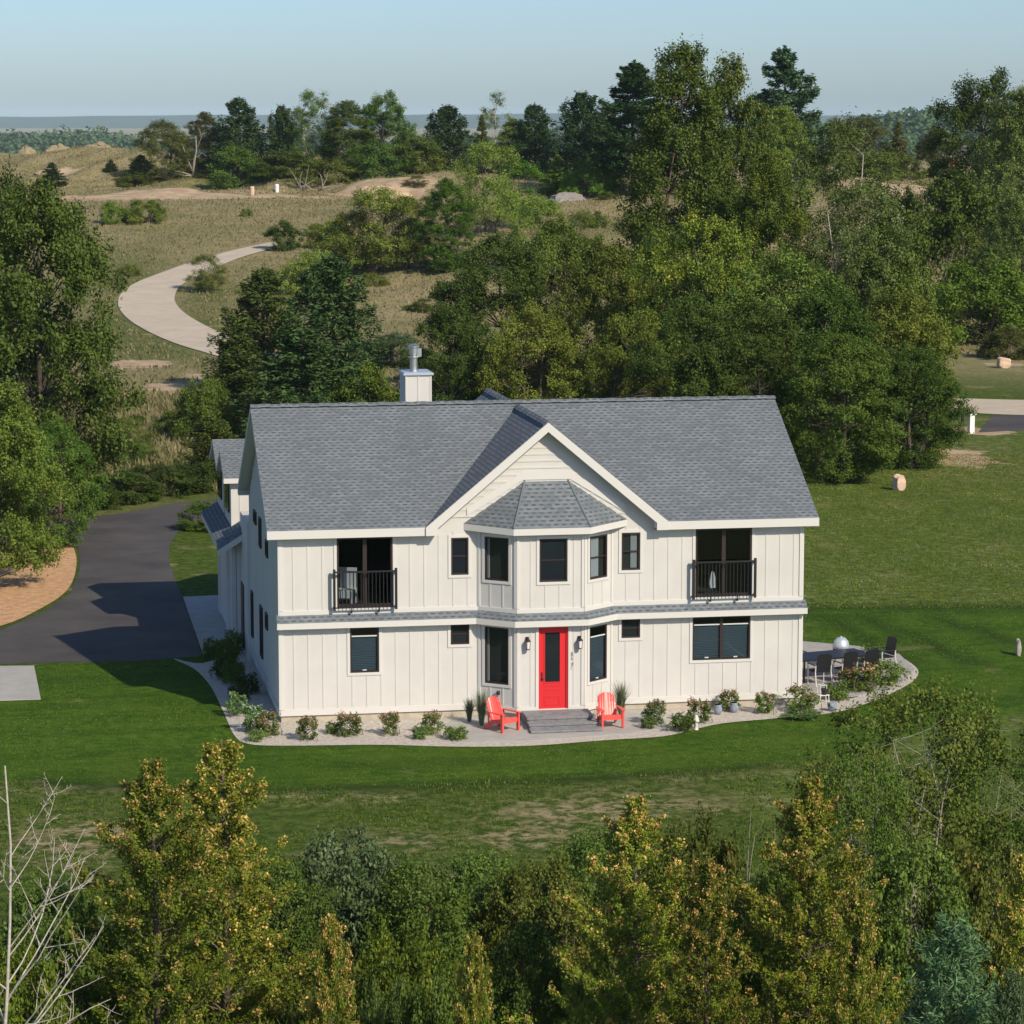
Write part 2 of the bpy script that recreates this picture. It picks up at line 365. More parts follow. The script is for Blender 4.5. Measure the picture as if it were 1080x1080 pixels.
# ------------------------------------------------------------------ setting: ground, roads, paths
def poly_mask(pts, X, Y):
    inside = np.zeros(X.shape, bool); n = len(pts)
    for i in range(n):
        x1, y1 = pts[i][:2]; x2, y2 = pts[(i + 1) % n][:2]
        c = ((y1 > Y) != (y2 > Y)) & (X < (x2 - x1) * (Y - y1) / (y2 - y1 + 1e-12) + x1); inside ^= c
    return inside
LUSH = [G(*p) for p in ((-160, 735), (-160, 822), (60, 825), (250, 832), (450, 828), (620, 820), (800, 808), (905, 792), (1010, 762), (1180, 735), (1260, 640), (1080, 641), (850, 642), (850, 720), (300, 760), (200, 690), (60, 700))]
SANDS = [(G(x, y), rx, ry) for x, y, rx, ry in ((60, 209, 16, 7.0), (130, 207, 15, 7.0), (200, 206, 13, 6.0), (260, 206, 9, 4.0), (305, 207, 6, 1.6), (395, 201, 7, 9), (370, 205, 4, 4), (430, 188, 5, 7), (355, 238, 1.6, 5), (150, 384, 3.0, 4), (190, 409, 3.0, 5), (212, 397, 1.4, 3),
         (655, 184, 4.5, 6), (630, 192, 4, 5), (930, 196, 8, 9), (960, 192, 5, 3), (60, 183, 5, 2), (215, 163, 3, 5), (1050, 384, 2, 1.5), (1000, 482, 2.5, 5), (610, 417, 2.2, 3), (1030, 455, 3, 2.2))]
def axis(segs):
    a = [segs[0][0]]
    for lo, hi, st in segs:
        k = max(1, int(round((hi - lo) / st))); a += list(np.linspace(lo, hi, k + 1)[1:])
    return np.array(a)
def make_ground():
    xs = axis([(-9000, -800, 400), (-800, -150, 40), (-150, -60, 5), (-60, -20, 1.6), (-20, 45, 0.65), (45, 140, 1.6), (140, 260, 6), (260, 800, 45), (800, 11000, 400)])
    ys = axis([(-140, -45, 4), (-45, 30, 0.65), (30, 110, 1.2), (110, 360, 1.7), (360, 460, 4), (460, 800, 20), (800, 15500, 350)])
    X, Y = np.meshgrid(xs, ys); Z = terrain(X, Y)
    dx, dy = X - CAM[0], Y - CAM[1]; d = dx * FH[0] + dy * FH[1]; l = dx * cR[0] + dy * cR[1]
    rng = np.random.default_rng(3)
    lush = poly_mask(LUSH, X, Y).astype(float)
    # cut grass right of and behind the house, left verge
    mow = ((d < 168) & (l > 6)).astype(float) * (1 - lush)
    mead = np.clip(sst(128, 175, d + 10 * wob(X, Y, 9) - 22 * sst(8, 20, l)), 0, 1) * (1 - sst(10, 24, l) * (1 - sst(180, 215, d)))
    mead = np.maximum(mead, sst(215, 250, d))
    for (c, rx, ry) in [(G(x, y), rx, ry) for x, y, rx, ry in ((160, 368, 5, 16), (110, 345, 5, 16), (125, 290, 5, 18), (225, 312, 3, 12), (205, 345, 3, 8), (330, 300, 3, 20), (250, 180, 8, 14), (450, 180, 8, 10))]:
        a = (X - c[0]) * cR[0] + (Y - c[1]) * cR[1]; b = (X - c[0]) * FH[0] + (Y - c[1]) * FH[1]; mead = mead * (1 - .8 * np.exp(-((a / rx) ** 2 + (b / ry) ** 2)))
    sand = np.zeros_like(X)
    for (c, rx, ry) in SANDS:
        a = (X - c[0]) * cR[0] + (Y - c[1]) * cR[1]; b = (X - c[0]) * FH[0] + (Y - c[1]) * FH[1]
        q = (a / rx) ** 2 + (b / ry) ** 2; sand = np.maximum(sand, np.exp(-q * q))
    n = X.size; me = bpy.data.meshes.new('ground')
    me.vertices.add(n); me.vertices.foreach_set('co', np.stack([X, Y, Z], -1).astype(np.float32).reshape(-1))
    r, c = X.shape; I = np.arange(n).reshape(r, c)
    F = np.stack([I[:-1, :-1], I[:-1, 1:], I[1:, 1:], I[1:, :-1]], -1).reshape(-1, 4)
    me.loops.add(F.size); me.loops.foreach_set('vertex_index', F.reshape(-1).astype(np.int32))
    me.polygons.add(len(F)); me.polygons.foreach_set('loop_start', np.arange(0, F.size, 4, dtype=np.int32))
    me.update(calc_edges=True)
    me.polygons.foreach_set('use_smooth', np.ones(len(F), bool))
    at = me.color_attributes.new('cover', 'FLOAT_COLOR', 'POINT')
    at.data.foreach_set('color', np.stack([lush, mead, sand, mow], -1).astype(np.float32).reshape(-1))
    dry = np.zeros_like(X)
    for (c, rx, ry) in [(G(x, y), rx, ry) for x, y, rx, ry in ((600, 858, 2.2, 1.9), (665, 850, 1.9, 2.2), (545, 885, 1.5, 1.3), (740, 850, .9, .9), (860, 815, 1.6, .8), (425, 888, 1.3, 1.2), (400, 842, .9, .7), (320, 840, 1.5, .7), (60, 832, 2.5, .6), (80, 885, 2.0, 2.5), (780, 815, 1.6, .7), (700, 818, 1.6, .6), (1010, 478, 3.5, 7), (1050, 500, 3, 4), (985, 500, 2, 4))]:
        a = (X - c[0]) * cR[0] + (Y - c[1]) * cR[1]; b = (X - c[0]) * FH[0] + (Y - c[1]) * FH[1]; dry = np.maximum(dry, np.exp(-((a / rx) ** 2 + (b / ry) ** 2)))
    a2 = me.attributes.new('dry', 'FLOAT', 'POINT'); a2.data.foreach_set('value', dry.astype(np.float32).reshape(-1))
    trk_shade = np.zeros_like(X)
    def seg(a, b, w):
        a, b = G(*a)[:2], G(*b)[:2]; v = b - a; t = np.clip(((X - a[0]) * v[0] + (Y - a[1]) * v[1]) / (v @ v), 0, 1)
        q = np.hypot(X - a[0] - t * v[0], Y - a[1] - t * v[1]) / w; np.maximum(trk_shade, np.exp(-q * q), out=trk_shade)
    for a, b, w in (((848, 641), (1082, 640), .75), ((855, 647), (905, 668), .5), ((905, 668), (965, 700), .5), ((900, 648), (955, 668), .5), ((955, 668), (1030, 700), .5), ((985, 652), (1080, 680), .5), ((40, 826), (250, 833), .5), ((250, 833), (450, 830), .5), ((450, 830), (640, 820), .5), ((640, 820), (810, 808), .5)): seg(a, b, w)  # mower tracks, plus shade of taller grass painted along the lawn edges
    a3 = me.attributes.new('track', 'FLOAT', 'POINT'); a3.data.foreach_set('value', trk_shade.astype(np.float32).reshape(-1))
    return me
DRYSPOTS = [(G(x, y), r) for x, y, r in ((600, 858, 1.8), (665, 850, 1.7), (545, 885, 1.2), (425, 888, 1.0), (80, 885, 1.6))]
def ground_mat():
    m = bpy.data.materials.new('ground'); m.use_nodes = True
    n, L = m.node_tree.nodes, m.node_tree.links; b = n['Principled BSDF']
    at = n.new('ShaderNodeAttribute'); at.attribute_name = 'cover'
    sp = n.new('ShaderNodeSeparateColor'); L.new(at.outputs['Color'], sp.inputs[0])
    tc = n.new('ShaderNodeTexCoord')
    def noise(s, det=6, rough=0.6, stretch=None):
        z = n.new('ShaderNodeTexNoise'); z.inputs['Scale'].default_value = s; z.inputs['Detail'].default_value = det; z.inputs['Roughness'].default_value = rough
        if stretch:
            mp = n.new('ShaderNodeMapping'); mp.inputs['Scale'].default_value = stretch[:3]; mp.inputs['Rotation'].default_value = (0, 0, stretch[3]); L.new(tc.outputs['Object'], mp.inputs[0]); L.new(mp.outputs[0], z.inputs['Vector'])
        else: L.new(tc.outputs['Object'], z.inputs['Vector'])
        return z.outputs['Fac']
    def rng_(v, a, c, lo=0, hi=1):
        r = n.new('ShaderNodeMapRange'); r.inputs[1].default_value = a; r.inputs[2].default_value = c; r.inputs[3].default_value = lo; r.inputs[4].default_value = hi; L.new(v, r.inputs[0]); return r.outputs[0]
    def mix(f, c1, c2):
        x = n.new('ShaderNodeMix'); x.data_type = 'RGBA'
        for k, v in ((0, f), (6, c1), (7, c2)):
            if isinstance(v, (tuple, float, int)): x.inputs[k].default_value = (*v, 1) if isinstance(v, tuple) else v
            else: L.new(v, x.inputs[k])
        return x.outputs[2]
    def mul(a, c):
        x = n.new('ShaderNodeMath'); x.operation = 'MULTIPLY'
        for k, v in ((0, a), (1, c)):
            if isinstance(v, (float, int)): x.inputs[k].default_value = v
            else: L.new(v, x.inputs[k])
        return x.outputs[0]
    def dry_in(base, brk):
        d2 = n.new('ShaderNodeAttribute'); d2.attribute_name = 'dry'
        x = n.new('ShaderNodeMath'); x.operation = 'MAXIMUM'; L.new(base, x.inputs[0]); L.new(mul(d2.outputs['Fac'], brk), x.inputs[1]); return x.outputs[0]
    fine = rng_(noise(2.6, 9, 0.80), 0.42, 0.58); mid = rng_(noise(0.55, 5), 0.42, 0.58); big = rng_(noise(0.13, 4), 0.38, 0.62)
    stripe = rng_(noise(0.42, 3, 0.5, (0.12, 2.4, 1, math.radians(-4))), 0.4, 0.6)
    stripe2 = rng_(noise(0.5, 3, 0.5, (2.2, 0.16, 1, math.radians(38))), 0.45, 0.58)
    stripe3 = rng_(noise(1.0, 4, 0.6, (0.06, 1.9, 1, math.radians(-3))), 0.42, 0.58)
    # mown lush lawn
    lawn = mix(fine, (0.028, 0.074, 0.003), (0.092, 0.165, 0.014)); lawn = mix(mul(stripe, 0.5), lawn, (0.030, 0.070, 0.004)); lawn = mix(mul(stripe3, 0.45), lawn, (0.028, 0.062, 0.003)); lawn = mix(mul(mid, 0.35), lawn, (0.095, 0.145, 0.015))
    # rougher lawn with dried patches
    rough = mix(fine, (0.030, 0.062, 0.005), (0.110, 0.150, 0.022))
    dryf = dry_in(rng_(noise(0.22, 7, 0.68), 0.56, 0.70), rng_(noise(1.3, 8, 0.8), 0.46, 0.55)); dryc = mix(fine, (0.16, 0.145, 0.055), (0.42, 0.33, 0.19))
    rough = mix(dryf, rough, dryc); rough = mix(mul(big, 0.3), rough, (0.06, 0.095, 0.018))
    mow = mix(fine, (0.044, 0.080, 0.008), (0.145, 0.185, 0.032)); mow = mix(mul(stripe2, 0.4), mow, (0.060, 0.105, 0.012))
    clov = rng_(noise(1.6, 8, 0.8), 0.52, 0.60); mow = mix(mul(mul(clov, mid), 0.55), mow, (0.34, 0.33, 0.20)); mow = mix(mul(dryf, 0.35), mow, dryc)
    rough = mix(at.outputs['Alpha'], rough, mow)
    tk = n.new('ShaderNodeAttribute'); tk.attribute_name = 'track'  # wheel tracks and painted shade at the lawn edges
    mead = mix(fine, (0.20, 0.165, 0.080), (0.41, 0.325, 0.175)); mead = mix(mul(mid, 0.5), mead, (0.15, 0.165, 0.055)); mead = mix(mul(big, 0.5), mead, (0.33, 0.27, 0.16)); mead = mix(mul(rng_(noise(0.06, 4), 0.45, 0.6), 0.35), mead, (0.13, 0.155, 0.045))
    sand = mix(mid, (0.40, 0.285, 0.18), (0.52, 0.39, 0.26))
    c = mix(sp.outputs[0], rough, lawn); c = mix(mul(tk.outputs['Fac'], 0.9), c, (0.022, 0.046, 0.004)); c = mix(sp.outputs[1], c, mead)
    sf = n.new('ShaderNodeMath'); sf.operation = 'ADD'; L.new(sp.outputs[2], sf.inputs[0]); L.new(rng_(noise(0.38, 7, 0.7), 0.36, 0.64, -0.5, 0.45), sf.inputs[1])
    c = mix(rng_(sf.outputs[0], 0.42, 0.60), c, sand)
    L.new(c, b.inputs['Base Color']); b.inputs['Roughness'].default_value = 0.95; b.inputs['Specular IOR Level'].default_value = 0.1
    bp = n.new('ShaderNodeBump'); bp.inputs['Strength'].default_value = 0.7; bp.inputs['Distance'].default_value = 0.12
    L.new(noise(5, 6, 0.75), bp.inputs['Height']); L.new(bp.outputs[0], b.inputs['Normal'])
    return m
g = link('ground', make_ground(), None, ground_mat()); tag(g, kind='structure')

def smooth_loop(pts, k=4, closed=True):
    P = [np.array(p[:2], float) for p in pts]; n = len(P); out = []
    for i in range(n if closed else n - 1):
        p0, p1, p2, p3 = (P[(i - 1) % n] if closed or i else P[0]), P[i], P[(i + 1) % n], (P[(i + 2) % n] if closed or i + 2 < n else P[-1])
        for j in range(k):
            t = j / k
            out.append(0.5 * ((2 * p1) + (-p0 + p2) * t + (2 * p0 - 5 * p1 + 4 * p2 - p3) * t * t + (-p0 + 3 * p1 - 3 * p2 + p3) * t ** 3))
    if not closed: out.append(P[-1])
    return out
def sheet(name, pts, z, m, smooth=True, thick=0.0):
    pts = smooth_loop(pts) if smooth else [np.array(p[:2]) for p in pts]
    mb = MB()
    if thick: mb.prism([(p[0], p[1], z) for p in pts], (0, 0, -thick))
    else: mb.face([(p[0], p[1], z) for p in pts])
    o = mb.build(name, m, None)
    return tag(o, kind='structure')
def strip(name, left, right, m, dz=0.05, sub=10, across=6):
    A = smooth_loop(left, sub, False); B = smooth_loop(right, sub, False); mb = MB(); rows = []
    for a, b in zip(A, B):
        row = [a + (b - a) * t for t in np.linspace(0, 1, across + 1)]
        rows.append([(p[0], p[1], float(terrain(p[0], p[1])) + dz) for p in row])
    for r0, r1 in zip(rows, rows[1:]):
        for k in range(across): mb.face([r0[k], r0[k + 1], r1[k + 1], r1[k]])
    o = mb.build(name, m, None, smooth=True, fix=False); return tag(o, kind='structure')

drive = [(-60, 672), (0, 665), (45, 646), (74, 626), (84, 602), (83, 580), (70, 568), (30, 574), (-40, 582), (-40, 566), (20, 555), (62, 549), (130, 541), (185, 531), (232, 526), (262, 524), (262, 540), (222, 541), (190, 556), (179, 575), (178, 592), (186, 615), (194, 634), (204, 664), (212, 692), (150, 697), (60, 699), (-60, 702)]
sheet('driveway', [G(*p) for p in drive], 0.008, M['asphalt'], False)
sheet('mulch_island', [G(*p) for p in ((-60, 668), (0, 661), (42, 643), (70, 624), (80, 602), (79, 582), (68, 571), (30, 577), (-60, 588))], 0.03, M['mulch'])
sheet('concrete_pad', [G(*p) for p in ((-20, 703.5), (36, 703), (43, 738), (-20, 740))], 0.035, M['concrete'], False, 0.03)
sheet('front_walk', [G(*p) for p in ((193, 630), (240, 628), (252, 676), (248, 690), (214, 690))], 0.03, M['concrete'], False, 0.022)
bed = [(183, 695), (214, 700), (266, 688), (312, 748), (560, 740), (846, 728), (880, 735), (905, 735), (925, 712), (942, 692), (966, 704), (966, 716), (946, 729), (915, 742), (880, 752), (820, 758), (765, 763), (735, 769), (700, 777), (640, 781), (560, 787), (480, 788), (400, 786), (300, 787), (262, 785), (247, 776), (236, 752), (222, 724), (205, 706)]
sheet('gravel_bed', [G(*p) for p in bed], 0.016, M['gravel'])
sheet('entry_pad', [G(*p) for p in ((468, 764), (520, 747), (690, 742), (706, 768), (660, 775), (560, 782), (478, 784))], 0.034, M['concrete'], False, 0.016)
sheet('patio', [(15.4, 0.6, 0), (17.6, 0.7, 0), (19.3, 1.6, 0), (20.9, 4.6, 0), (21.2, 7.2, 0), (20.3, 8.8, 0), (18.7, 10.0, 0), (15.4, 10.2, 0)], 0.045, M['paver'], False, 0.026)
# gravel road winding up the hill on the left, and the road crossing behind on the right
strip('gravel_road', [G(*p) for p in ((345, 424), (300, 402), (262, 386), (222, 374), (186, 363), (156, 350), (133, 335), (124.5, 320), (133, 305), (165, 290), (215, 273), (290, 255))],
      [G(*p) for p in ((385, 404), (335, 386), (280, 370), (238, 354), (217, 344), (198, 333), (186.5, 322), (184.5, 312), (193, 300), (219, 287), (250, 273.5), (296, 261))], M['road_gravel'], 0.06)
strip('township_road', [G(*p) for p in ((560, 437), (640, 427), (760, 418), (900, 418), (1000, 420), (1080, 422), (1240, 424))], [G(*p) for p in ((560, 452), (640, 442), (760, 434), (900, 435), (1000, 435), (1080, 438), (1240, 441))], M['road_gravel'], 0.02)
sheet('neighbour_drive', [G(*p) for p in ((1032, 456), (1040, 446), (1047, 438), (1240, 440), (1240, 446), (1080, 454))], 0.014, M['asphalt'], False)
# far country: fields are part of the ground; low blue ridge on the skyline
def ridge(name, d, hfun, m, dep=900):
    mb = MB(); ls = np.linspace(-3600, 3600, 260); prev = None
    for l in ls:
        h = hfun(l); row = []
        for k, (o, f) in enumerate(((0, -0.2), (dep * .35, .55), (dep * .7, 1.0), (dep * 1.4, 0.6), (dep * 2, -0.3))):
            p = CAM + FH * (d + o) + cR * l; row.append((p[0], p[1], -16 + (h + 16) * f if f > 0 else -20))
        if prev:
            for k in range(4): mb.face([prev[k], row[k], row[k + 1], prev[k + 1]])
        prev = row
    o = mb.build(name, m, None, smooth=True, fix=False); return tag(o, kind='structure')
def hills_h(l):
    return 38 + 4.5 * math.sin(l / 760 + 1) + 2.2 * math.sin(l / 260) + 0.8 * math.sin(l / 71) + 3 * math.sin(l / 1500 + 2)
ridge('hills', 11000, hills_h, M['far_hill'])
HAZE = True
if HAZE:
    mb = MB(); mb.box(-9500, -150, -45, 11500, 15800, 70)
    hz = mb.build('haze', None, None); tag(hz, kind='stuff')
    m = bpy.data.materials.new('haze_air'); m.use_nodes = True; n = m.node_tree.nodes; n.remove(n['Principled BSDF'])
    pv = n.new('ShaderNodeVolumePrincipled'); pv.inputs['Color'].default_value = (0.62, 0.83, 1.0, 1); pv.inputs['Density'].default_value = 0.00004
    pv.inputs['Anisotropy'].default_value = -0.32
    m.node_tree.links.new(pv.outputs[0], n['Material Output'].inputs['Volume']); hz.data.materials.append(m)

# ------------------------------------------------------------------ the house
WX, DY, ZE, ZR, OH, RX = 15.8, 9.84, 5.76, 8.88, 0.32, 0.36   # width, depth, eave top, ridge, front overhang, rake overhang
SL = (ZR - ZE) / (DY / 2 + OH)
house = empty('white_house', (0, 0, 0), 0, 'large white two-storey farmhouse with grey shingle roof, red front door and two-storey bay', 'house')
X3, Y3, Z3 = np.eye(3)

class Wall:
    """vertical wall plane: s along u from origin O, z up, off along outward normal n"""
    def __init__(s, O, u, n): s.O = np.array(O, float); s.u = np.array(u, float); s.n = np.array(n, float)
    def P(s, a, off, z): return s.O + s.u * a + s.n * off + np.array([0, 0, z])
    def T(s, a, o, z): return s.P(a, o, z)
def wall_panel(mb, w, s0, s1, z0, z1, holes, depth=0.10):
    ss = sorted({s0, s1, *[h[0] for h in holes], *[h[1] for h in holes]}); zs = sorted({z0, z1, *[h[2] for h in holes], *[h[3] for h in holes]})
    for a, b in zip(ss, ss[1:]):
        for c, d in zip(zs, zs[1:]):
            m, q = (a + b) / 2, (c + d) / 2
            if any(h[0] < m < h[1] and h[2] < q < h[3] for h in holes): continue
            mb.face([w.P(a, 0, c), w.P(b, 0, c), w.P(b, 0, d), w.P(a, 0, d)])
    for h in holes:
        a, b, c, d = h[:4]
        mb.face([w.P(a, 0, c), w.P(a, -depth, c), w.P(a, -depth, d), w.P(a, 0, d)]); mb.face([w.P(b, 0, c), w.P(b, 0, d), w.P(b, -depth, d), w.P(b, -depth, c)])
        mb.face([w.P(a, 0, c), w.P(b, 0, c), w.P(b, -depth, c), w.P(a, -depth, c)]); mb.face([w.P(a, 0, d), w.P(a, -depth, d), w.P(b, -depth, d), w.P(b, 0, d)])
def battens(mb, w, s0, s1, z0, z1, holes, sp=0.43, width=0.045, th=0.013, ztop=None, start=None):
    s = s0 + (start if start is not None else sp * 0.5)
    while s < s1 - 0.04:
        top = ztop(s) if ztop else z1
        segs = [(z0, top)]
        for h in holes:
            if h[0] - 0.12 < s < h[1] + 0.12:
                segs = [q for (a, b) in segs for q in ((a, min(b, h[2] - .10)), (max(a, h[3] + .10), b)) if q[1] - q[0] > 0.04]
        for a, b in segs: mb.box(s - width / 2, 0.0005, a, s + width / 2, th, b, w.T)
        s += sp
def window(w, s0, s1, z0, z1, style='dark', mull=False, rail=True, name='window', casing=True, deep=0.0, curtain_or_reflection=(0, .3)):
    """dark-framed unit set in its opening; deep>0: fixed on the face of a wall without opening"""
    o = deep; fw = 0.05; mb = MB()
    for a, b, c, d in ((s0, s0 + fw, z0, z1), (s1 - fw, s1, z0, z1), (s0 + fw, s1 - fw, z0, z0 + fw), (s0 + fw, s1 - fw, z1 - fw, z1)):
        mb.box(a, o - 0.07, c, b, o + 0.014, d, w.T)
    if mull:
        m = (s0 + s1) / 2; mb.box(m - 0.045, o - 0.065, z0 + fw, m + 0.045, o + 0.008, z1 - fw, w.T)
    f = mb.build(name, M['bronze'], house)
    g = MB(); q = o - 0.035; g.face([w.P(s0 + fw, q, z0 + fw), w.P(s1 - fw, q, z0 + fw), w.P(s1 - fw, q, z1 - fw), w.P(s0 + fw, q, z1 - fw)])
    g.build('pane', M['clear_glass'] if style in ('blind', 'curtain_or_reflection') else M['glass'], f)
    if rail:
        zr = (z0 + z1) / 2 if style in ('dark', 'curtain_or_reflection') else z1 - (z1 - z0) * 0.19
        parts = [(s0 + fw, s1 - fw)] if not mull else [(s0 + fw, (s0 + s1) / 2 - .05), ((s0 + s1) / 2 + .05, s1 - fw)]
        for a, b in parts: mm = MB(); mm.box(a, o - 0.033, zr - 0.018, b, o - 0.012, zr + 0.018, w.T); mm.build('sash_rail', M['rail_white'] if style == 'blind' else M['bronze'], f)
    if style == 'curtain_or_reflection':
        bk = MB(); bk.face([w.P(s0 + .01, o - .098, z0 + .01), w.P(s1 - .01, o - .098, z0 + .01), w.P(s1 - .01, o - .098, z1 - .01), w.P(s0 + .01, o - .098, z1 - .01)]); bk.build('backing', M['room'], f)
        cu = MB(); c0, c1 = s0 + (s1 - s0) * curtain_or_reflection[0], s0 + (s1 - s0) * curtain_or_reflection[1]; k = 14
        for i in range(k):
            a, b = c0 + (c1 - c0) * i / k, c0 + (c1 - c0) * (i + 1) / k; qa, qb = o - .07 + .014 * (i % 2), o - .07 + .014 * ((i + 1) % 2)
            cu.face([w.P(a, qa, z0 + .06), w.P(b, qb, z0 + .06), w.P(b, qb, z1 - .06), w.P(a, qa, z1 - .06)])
        cu.build('curtain_or_reflection', M['curtain_or_reflection'], f, fix=False)
    if style == 'blind':
        bl = MB(); z = z0 + 0.06; top = z1 - (z1 - z0) * 0.2
        while z < top:
            p = [w.P(s0 + .06, o - .075, z), w.P(s1 - .06, o - .075, z), w.P(s1 - .06, o - .052, z + .042), w.P(s0 + .06, o - .052, z + .042)]
            bl.face(p); z += 0.05
        bl.build('blind', M['blind'], f, fix=False)
        nb = 2 if mull else 1
        for k in range(nb):
            c = s0 + (s1 - s0) * (k + .5) / nb; lt = MB(); lt.box(c - .06, o - .03, z0 + .055, c + .06, o - .012, z0 + .085, w.T); lt.build('latch', M['rail_white'], f)
    if casing:
        c = 0.085; cb = MB()
        for a, b, e, d in ((s0 - c, s0, z0 - c, z1 + c), (s1, s1 + c, z0 - c, z1 + c), (s0, s1, z0 - c, z0), (s0, s1, z1, z1 + c)):
            cb.box(a, 0.001, e, b, 0.026, d, w.T)
        cb.build('casing', M['trim'], f)
    return f
front = Wall((0, 0, 0), X3, -Y3)
leftw = Wall((0, DY, 0), -Y3, -X3)            # s runs from the rear corner to the front corner
rightw = Wall((WX, 0, 0), Y3, X3); rearw = Wall((WX, DY, 0), -X3, Y3)
BX0, BX1, BF0, BF1, BD = 5.88, 9.94, 6.90, 8.91, 0.83
ca, cb_ = np.array([BX0, 0, 0]), np.array([BF0, -BD, 0]); cd, ce = np.array([BF1, -BD, 0]), np.array([BX1, 0, 0])
def side_wall(a, b):
    u = (b - a) / np.linalg.norm(b - a); return Wall(a, u, np.array([u[1], -u[0], 0])), float(np.linalg.norm(b - a))
bayl, LL = side_wall(ca, cb_); bayf, LF = side_wall(cb_, cd); bayr, LR = side_wall(cd, ce)

# openings: s0, s1, z0, z1
H_front = dict(juliet_l=(1.70, 3.35, 3.40, 5.46), juliet_r=(12.47, 14.21, 3.40, 5.46), up_l=(5.08, 5.60, 4.27, 5.38), up_r=(10.21, 10.78, 4.27, 5.40), sq_l=(5.06, 5.62, 2.19, 2.80), sq_r=(10.22, 10.79, 2.22, 2.80), low_l=(2.07, 2.93, 1.44, 2.78), low_r=(12.40, 14.19, 1.47, 2.79))
H_bf = dict(up=(0.67, 1.51, 4.12, 5.40), door=(0.65, 1.54, 0.32, 2.77))
H_bl = dict(up=(0.24, 1.05, 4.13, 5.42), low=(0.24, 1.05, 1.04, 2.74)); H_br = dict(up=(0.24, 1.05, 4.12, 5.40), low=(0.24, 1.05, 1.05, 2.70))
ZT = 5.60
sid = MB()
hf = list(H_front.values())
wall_panel(sid, front, 0, BX0, 0.22, ZT, [h for h in hf if h[1] < BX0]); wall_panel(sid, front, BX1, WX, 0.22, ZT, [h for h in hf if h[0] > BX1])
wall_panel(sid, bayf, 0, LF, 0.22, ZT, list(H_bf.values())); wall_panel(sid, bayl, 0, LL, 0.22, ZT, list(H_bl.values())); wall_panel(sid, bayr, 0, LR, 0.22, ZT, list(H_br.values()))
GZ, GX, GS = 8.78, 7.92, 0.83                                  # cross gable: apex height, centre, slope
def gz(x): return GZ - GS * abs(x - GX)
# wall of the cross gable
sid.face([(GX - (GZ - .16 - ZT) / GS, 0, ZT), (GX + (GZ - .16 - ZT) / GS, 0, ZT), (GX, 0, GZ - .16)])
for (wl, yy, rev) in ((leftw, 0, 0), (rightw, 0, 0)):
    x = 0 if wl is leftw else WX
    sid.face([(x, 0, .22), (x, DY, .22), (x, DY, ZT), (x, DY / 2, ZR - .18), (x, 0, ZT)])
sid.face([(0, DY, .22), (WX, DY, .22), (WX, DY, ZT), (0, DY, ZT)])
sid.face([(GX - 3.6, DY, ZT), (GX + 3.6, DY, ZT), (GX, DY, GZ - .16)])
for (w_, a, b, hs) in ((front, 0, BX0, hf), (front, BX1, WX, hf), (bayf, 0, LF, list(H_bf.values())), (bayl, 0, LL, list(H_bl.values())), (bayr, 0, LR, list(H_br.values()))):
    battens(sid, w_, a + 0.06, b, 0.42, 2.83, hs, start=.36); battens(sid, w_, a + 0.06, b, 3.36, ZT - .03, hs, start=.36)
rk = lambda s: min(ZR - .25, ZT + SL * min(s, DY - s) + .1)
H_left = [(DY - 8.05, DY - 7.25, 4.86, 5.28), (DY - 6.15, DY - 5.55, 4.36, 5.30), (DY - 3.9, DY - 3.3, 4.40, 4.92), (DY - 9.4, DY - 8.85, .95, 2.45), (DY - 6.15, DY - 5.4, .90, 2.52), (DY - 4.2, DY - 3.62, 2.12, 2.62)]
battens(sid, leftw, 0, DY, .40, 5, H_left, ztop=rk); battens(sid, rightw, 0, DY, .40, 5, [], ztop=rk)
# lap boards in the gable peak
z = 5.98
while z < GZ - .5:
    hw = (GZ - .30 - z) / GS; hw2 = max(0.02, (GZ - .30 - z - .195) / GS)
    sid.prism([(GX - hw, -.004, z), (GX + hw, -.004, z), (GX + hw2, -.004, z + .198), (GX - hw2, -.004, z + .198)], (0, -.006, 0))
    sid.prism([(GX - hw, -.010, z), (GX + hw, -.010, z), (GX + hw - .03, -.010, z + .05), (GX - hw + .03, -.010, z + .05)], (0, -.014, 0))
    z += .2
sid.build('wall', M['siding'], house)
# trim boards: corner boards, base board, band under the skirt roof, around the bay roof
tr = MB()
def board(w, a, b, z0, z1, th=.03): tr.box(a, 0.001, z0, b, th, z1, w.T)
for w_, a, b in ((front, 0, .11), (front, WX - .11, WX)): board(w_, a, b, .40, 2.85); board(w_, a, b, 3.34, ZT - .02)
for w_, L_ in ((leftw, DY), (rightw, DY)): board(w_, 0.002, .11, .40, 5.5); board(w_, L_ - .11, L_ + .028, .40, 5.5)
for w_, a, b in ((front, 0, BX0), (front, BX1, WX), (bayf, 0, LF), (bayl, 0, LL), (bayr, 0, LR), (leftw, 0, DY), (rightw, 0, DY)):
    lo, hi = (a, b)
    if w_ is bayf:
        for q0, q1 in ((0, H_bf['door'][0] - .09), (H_bf['door'][1] + .09, LF)): board(w_, q0, q1, .215, .39, .034)
    else: board(w_, lo, hi, .215, .39, .034)
    if w_ not in (leftw, rightw): board(w_, lo, hi, 3.20, 3.33, .034)
for w_, L_ in ((bayf, LF), (bayl, LL), (bayr, LR)):
    board(w_, 0.0, .08, .40, 2.85); board(w_, L_ - .08, L_, .40, 2.85); board(w_, 0, .08, 3.34, ZT - .05); board(w_, L_ - .08, L_, 3.34, ZT - .05)
tr.build('trim', M['trim'], house)
fd = MB(); fd.box(.03, .03, -.3, WX - .03, DY - .03, .22)
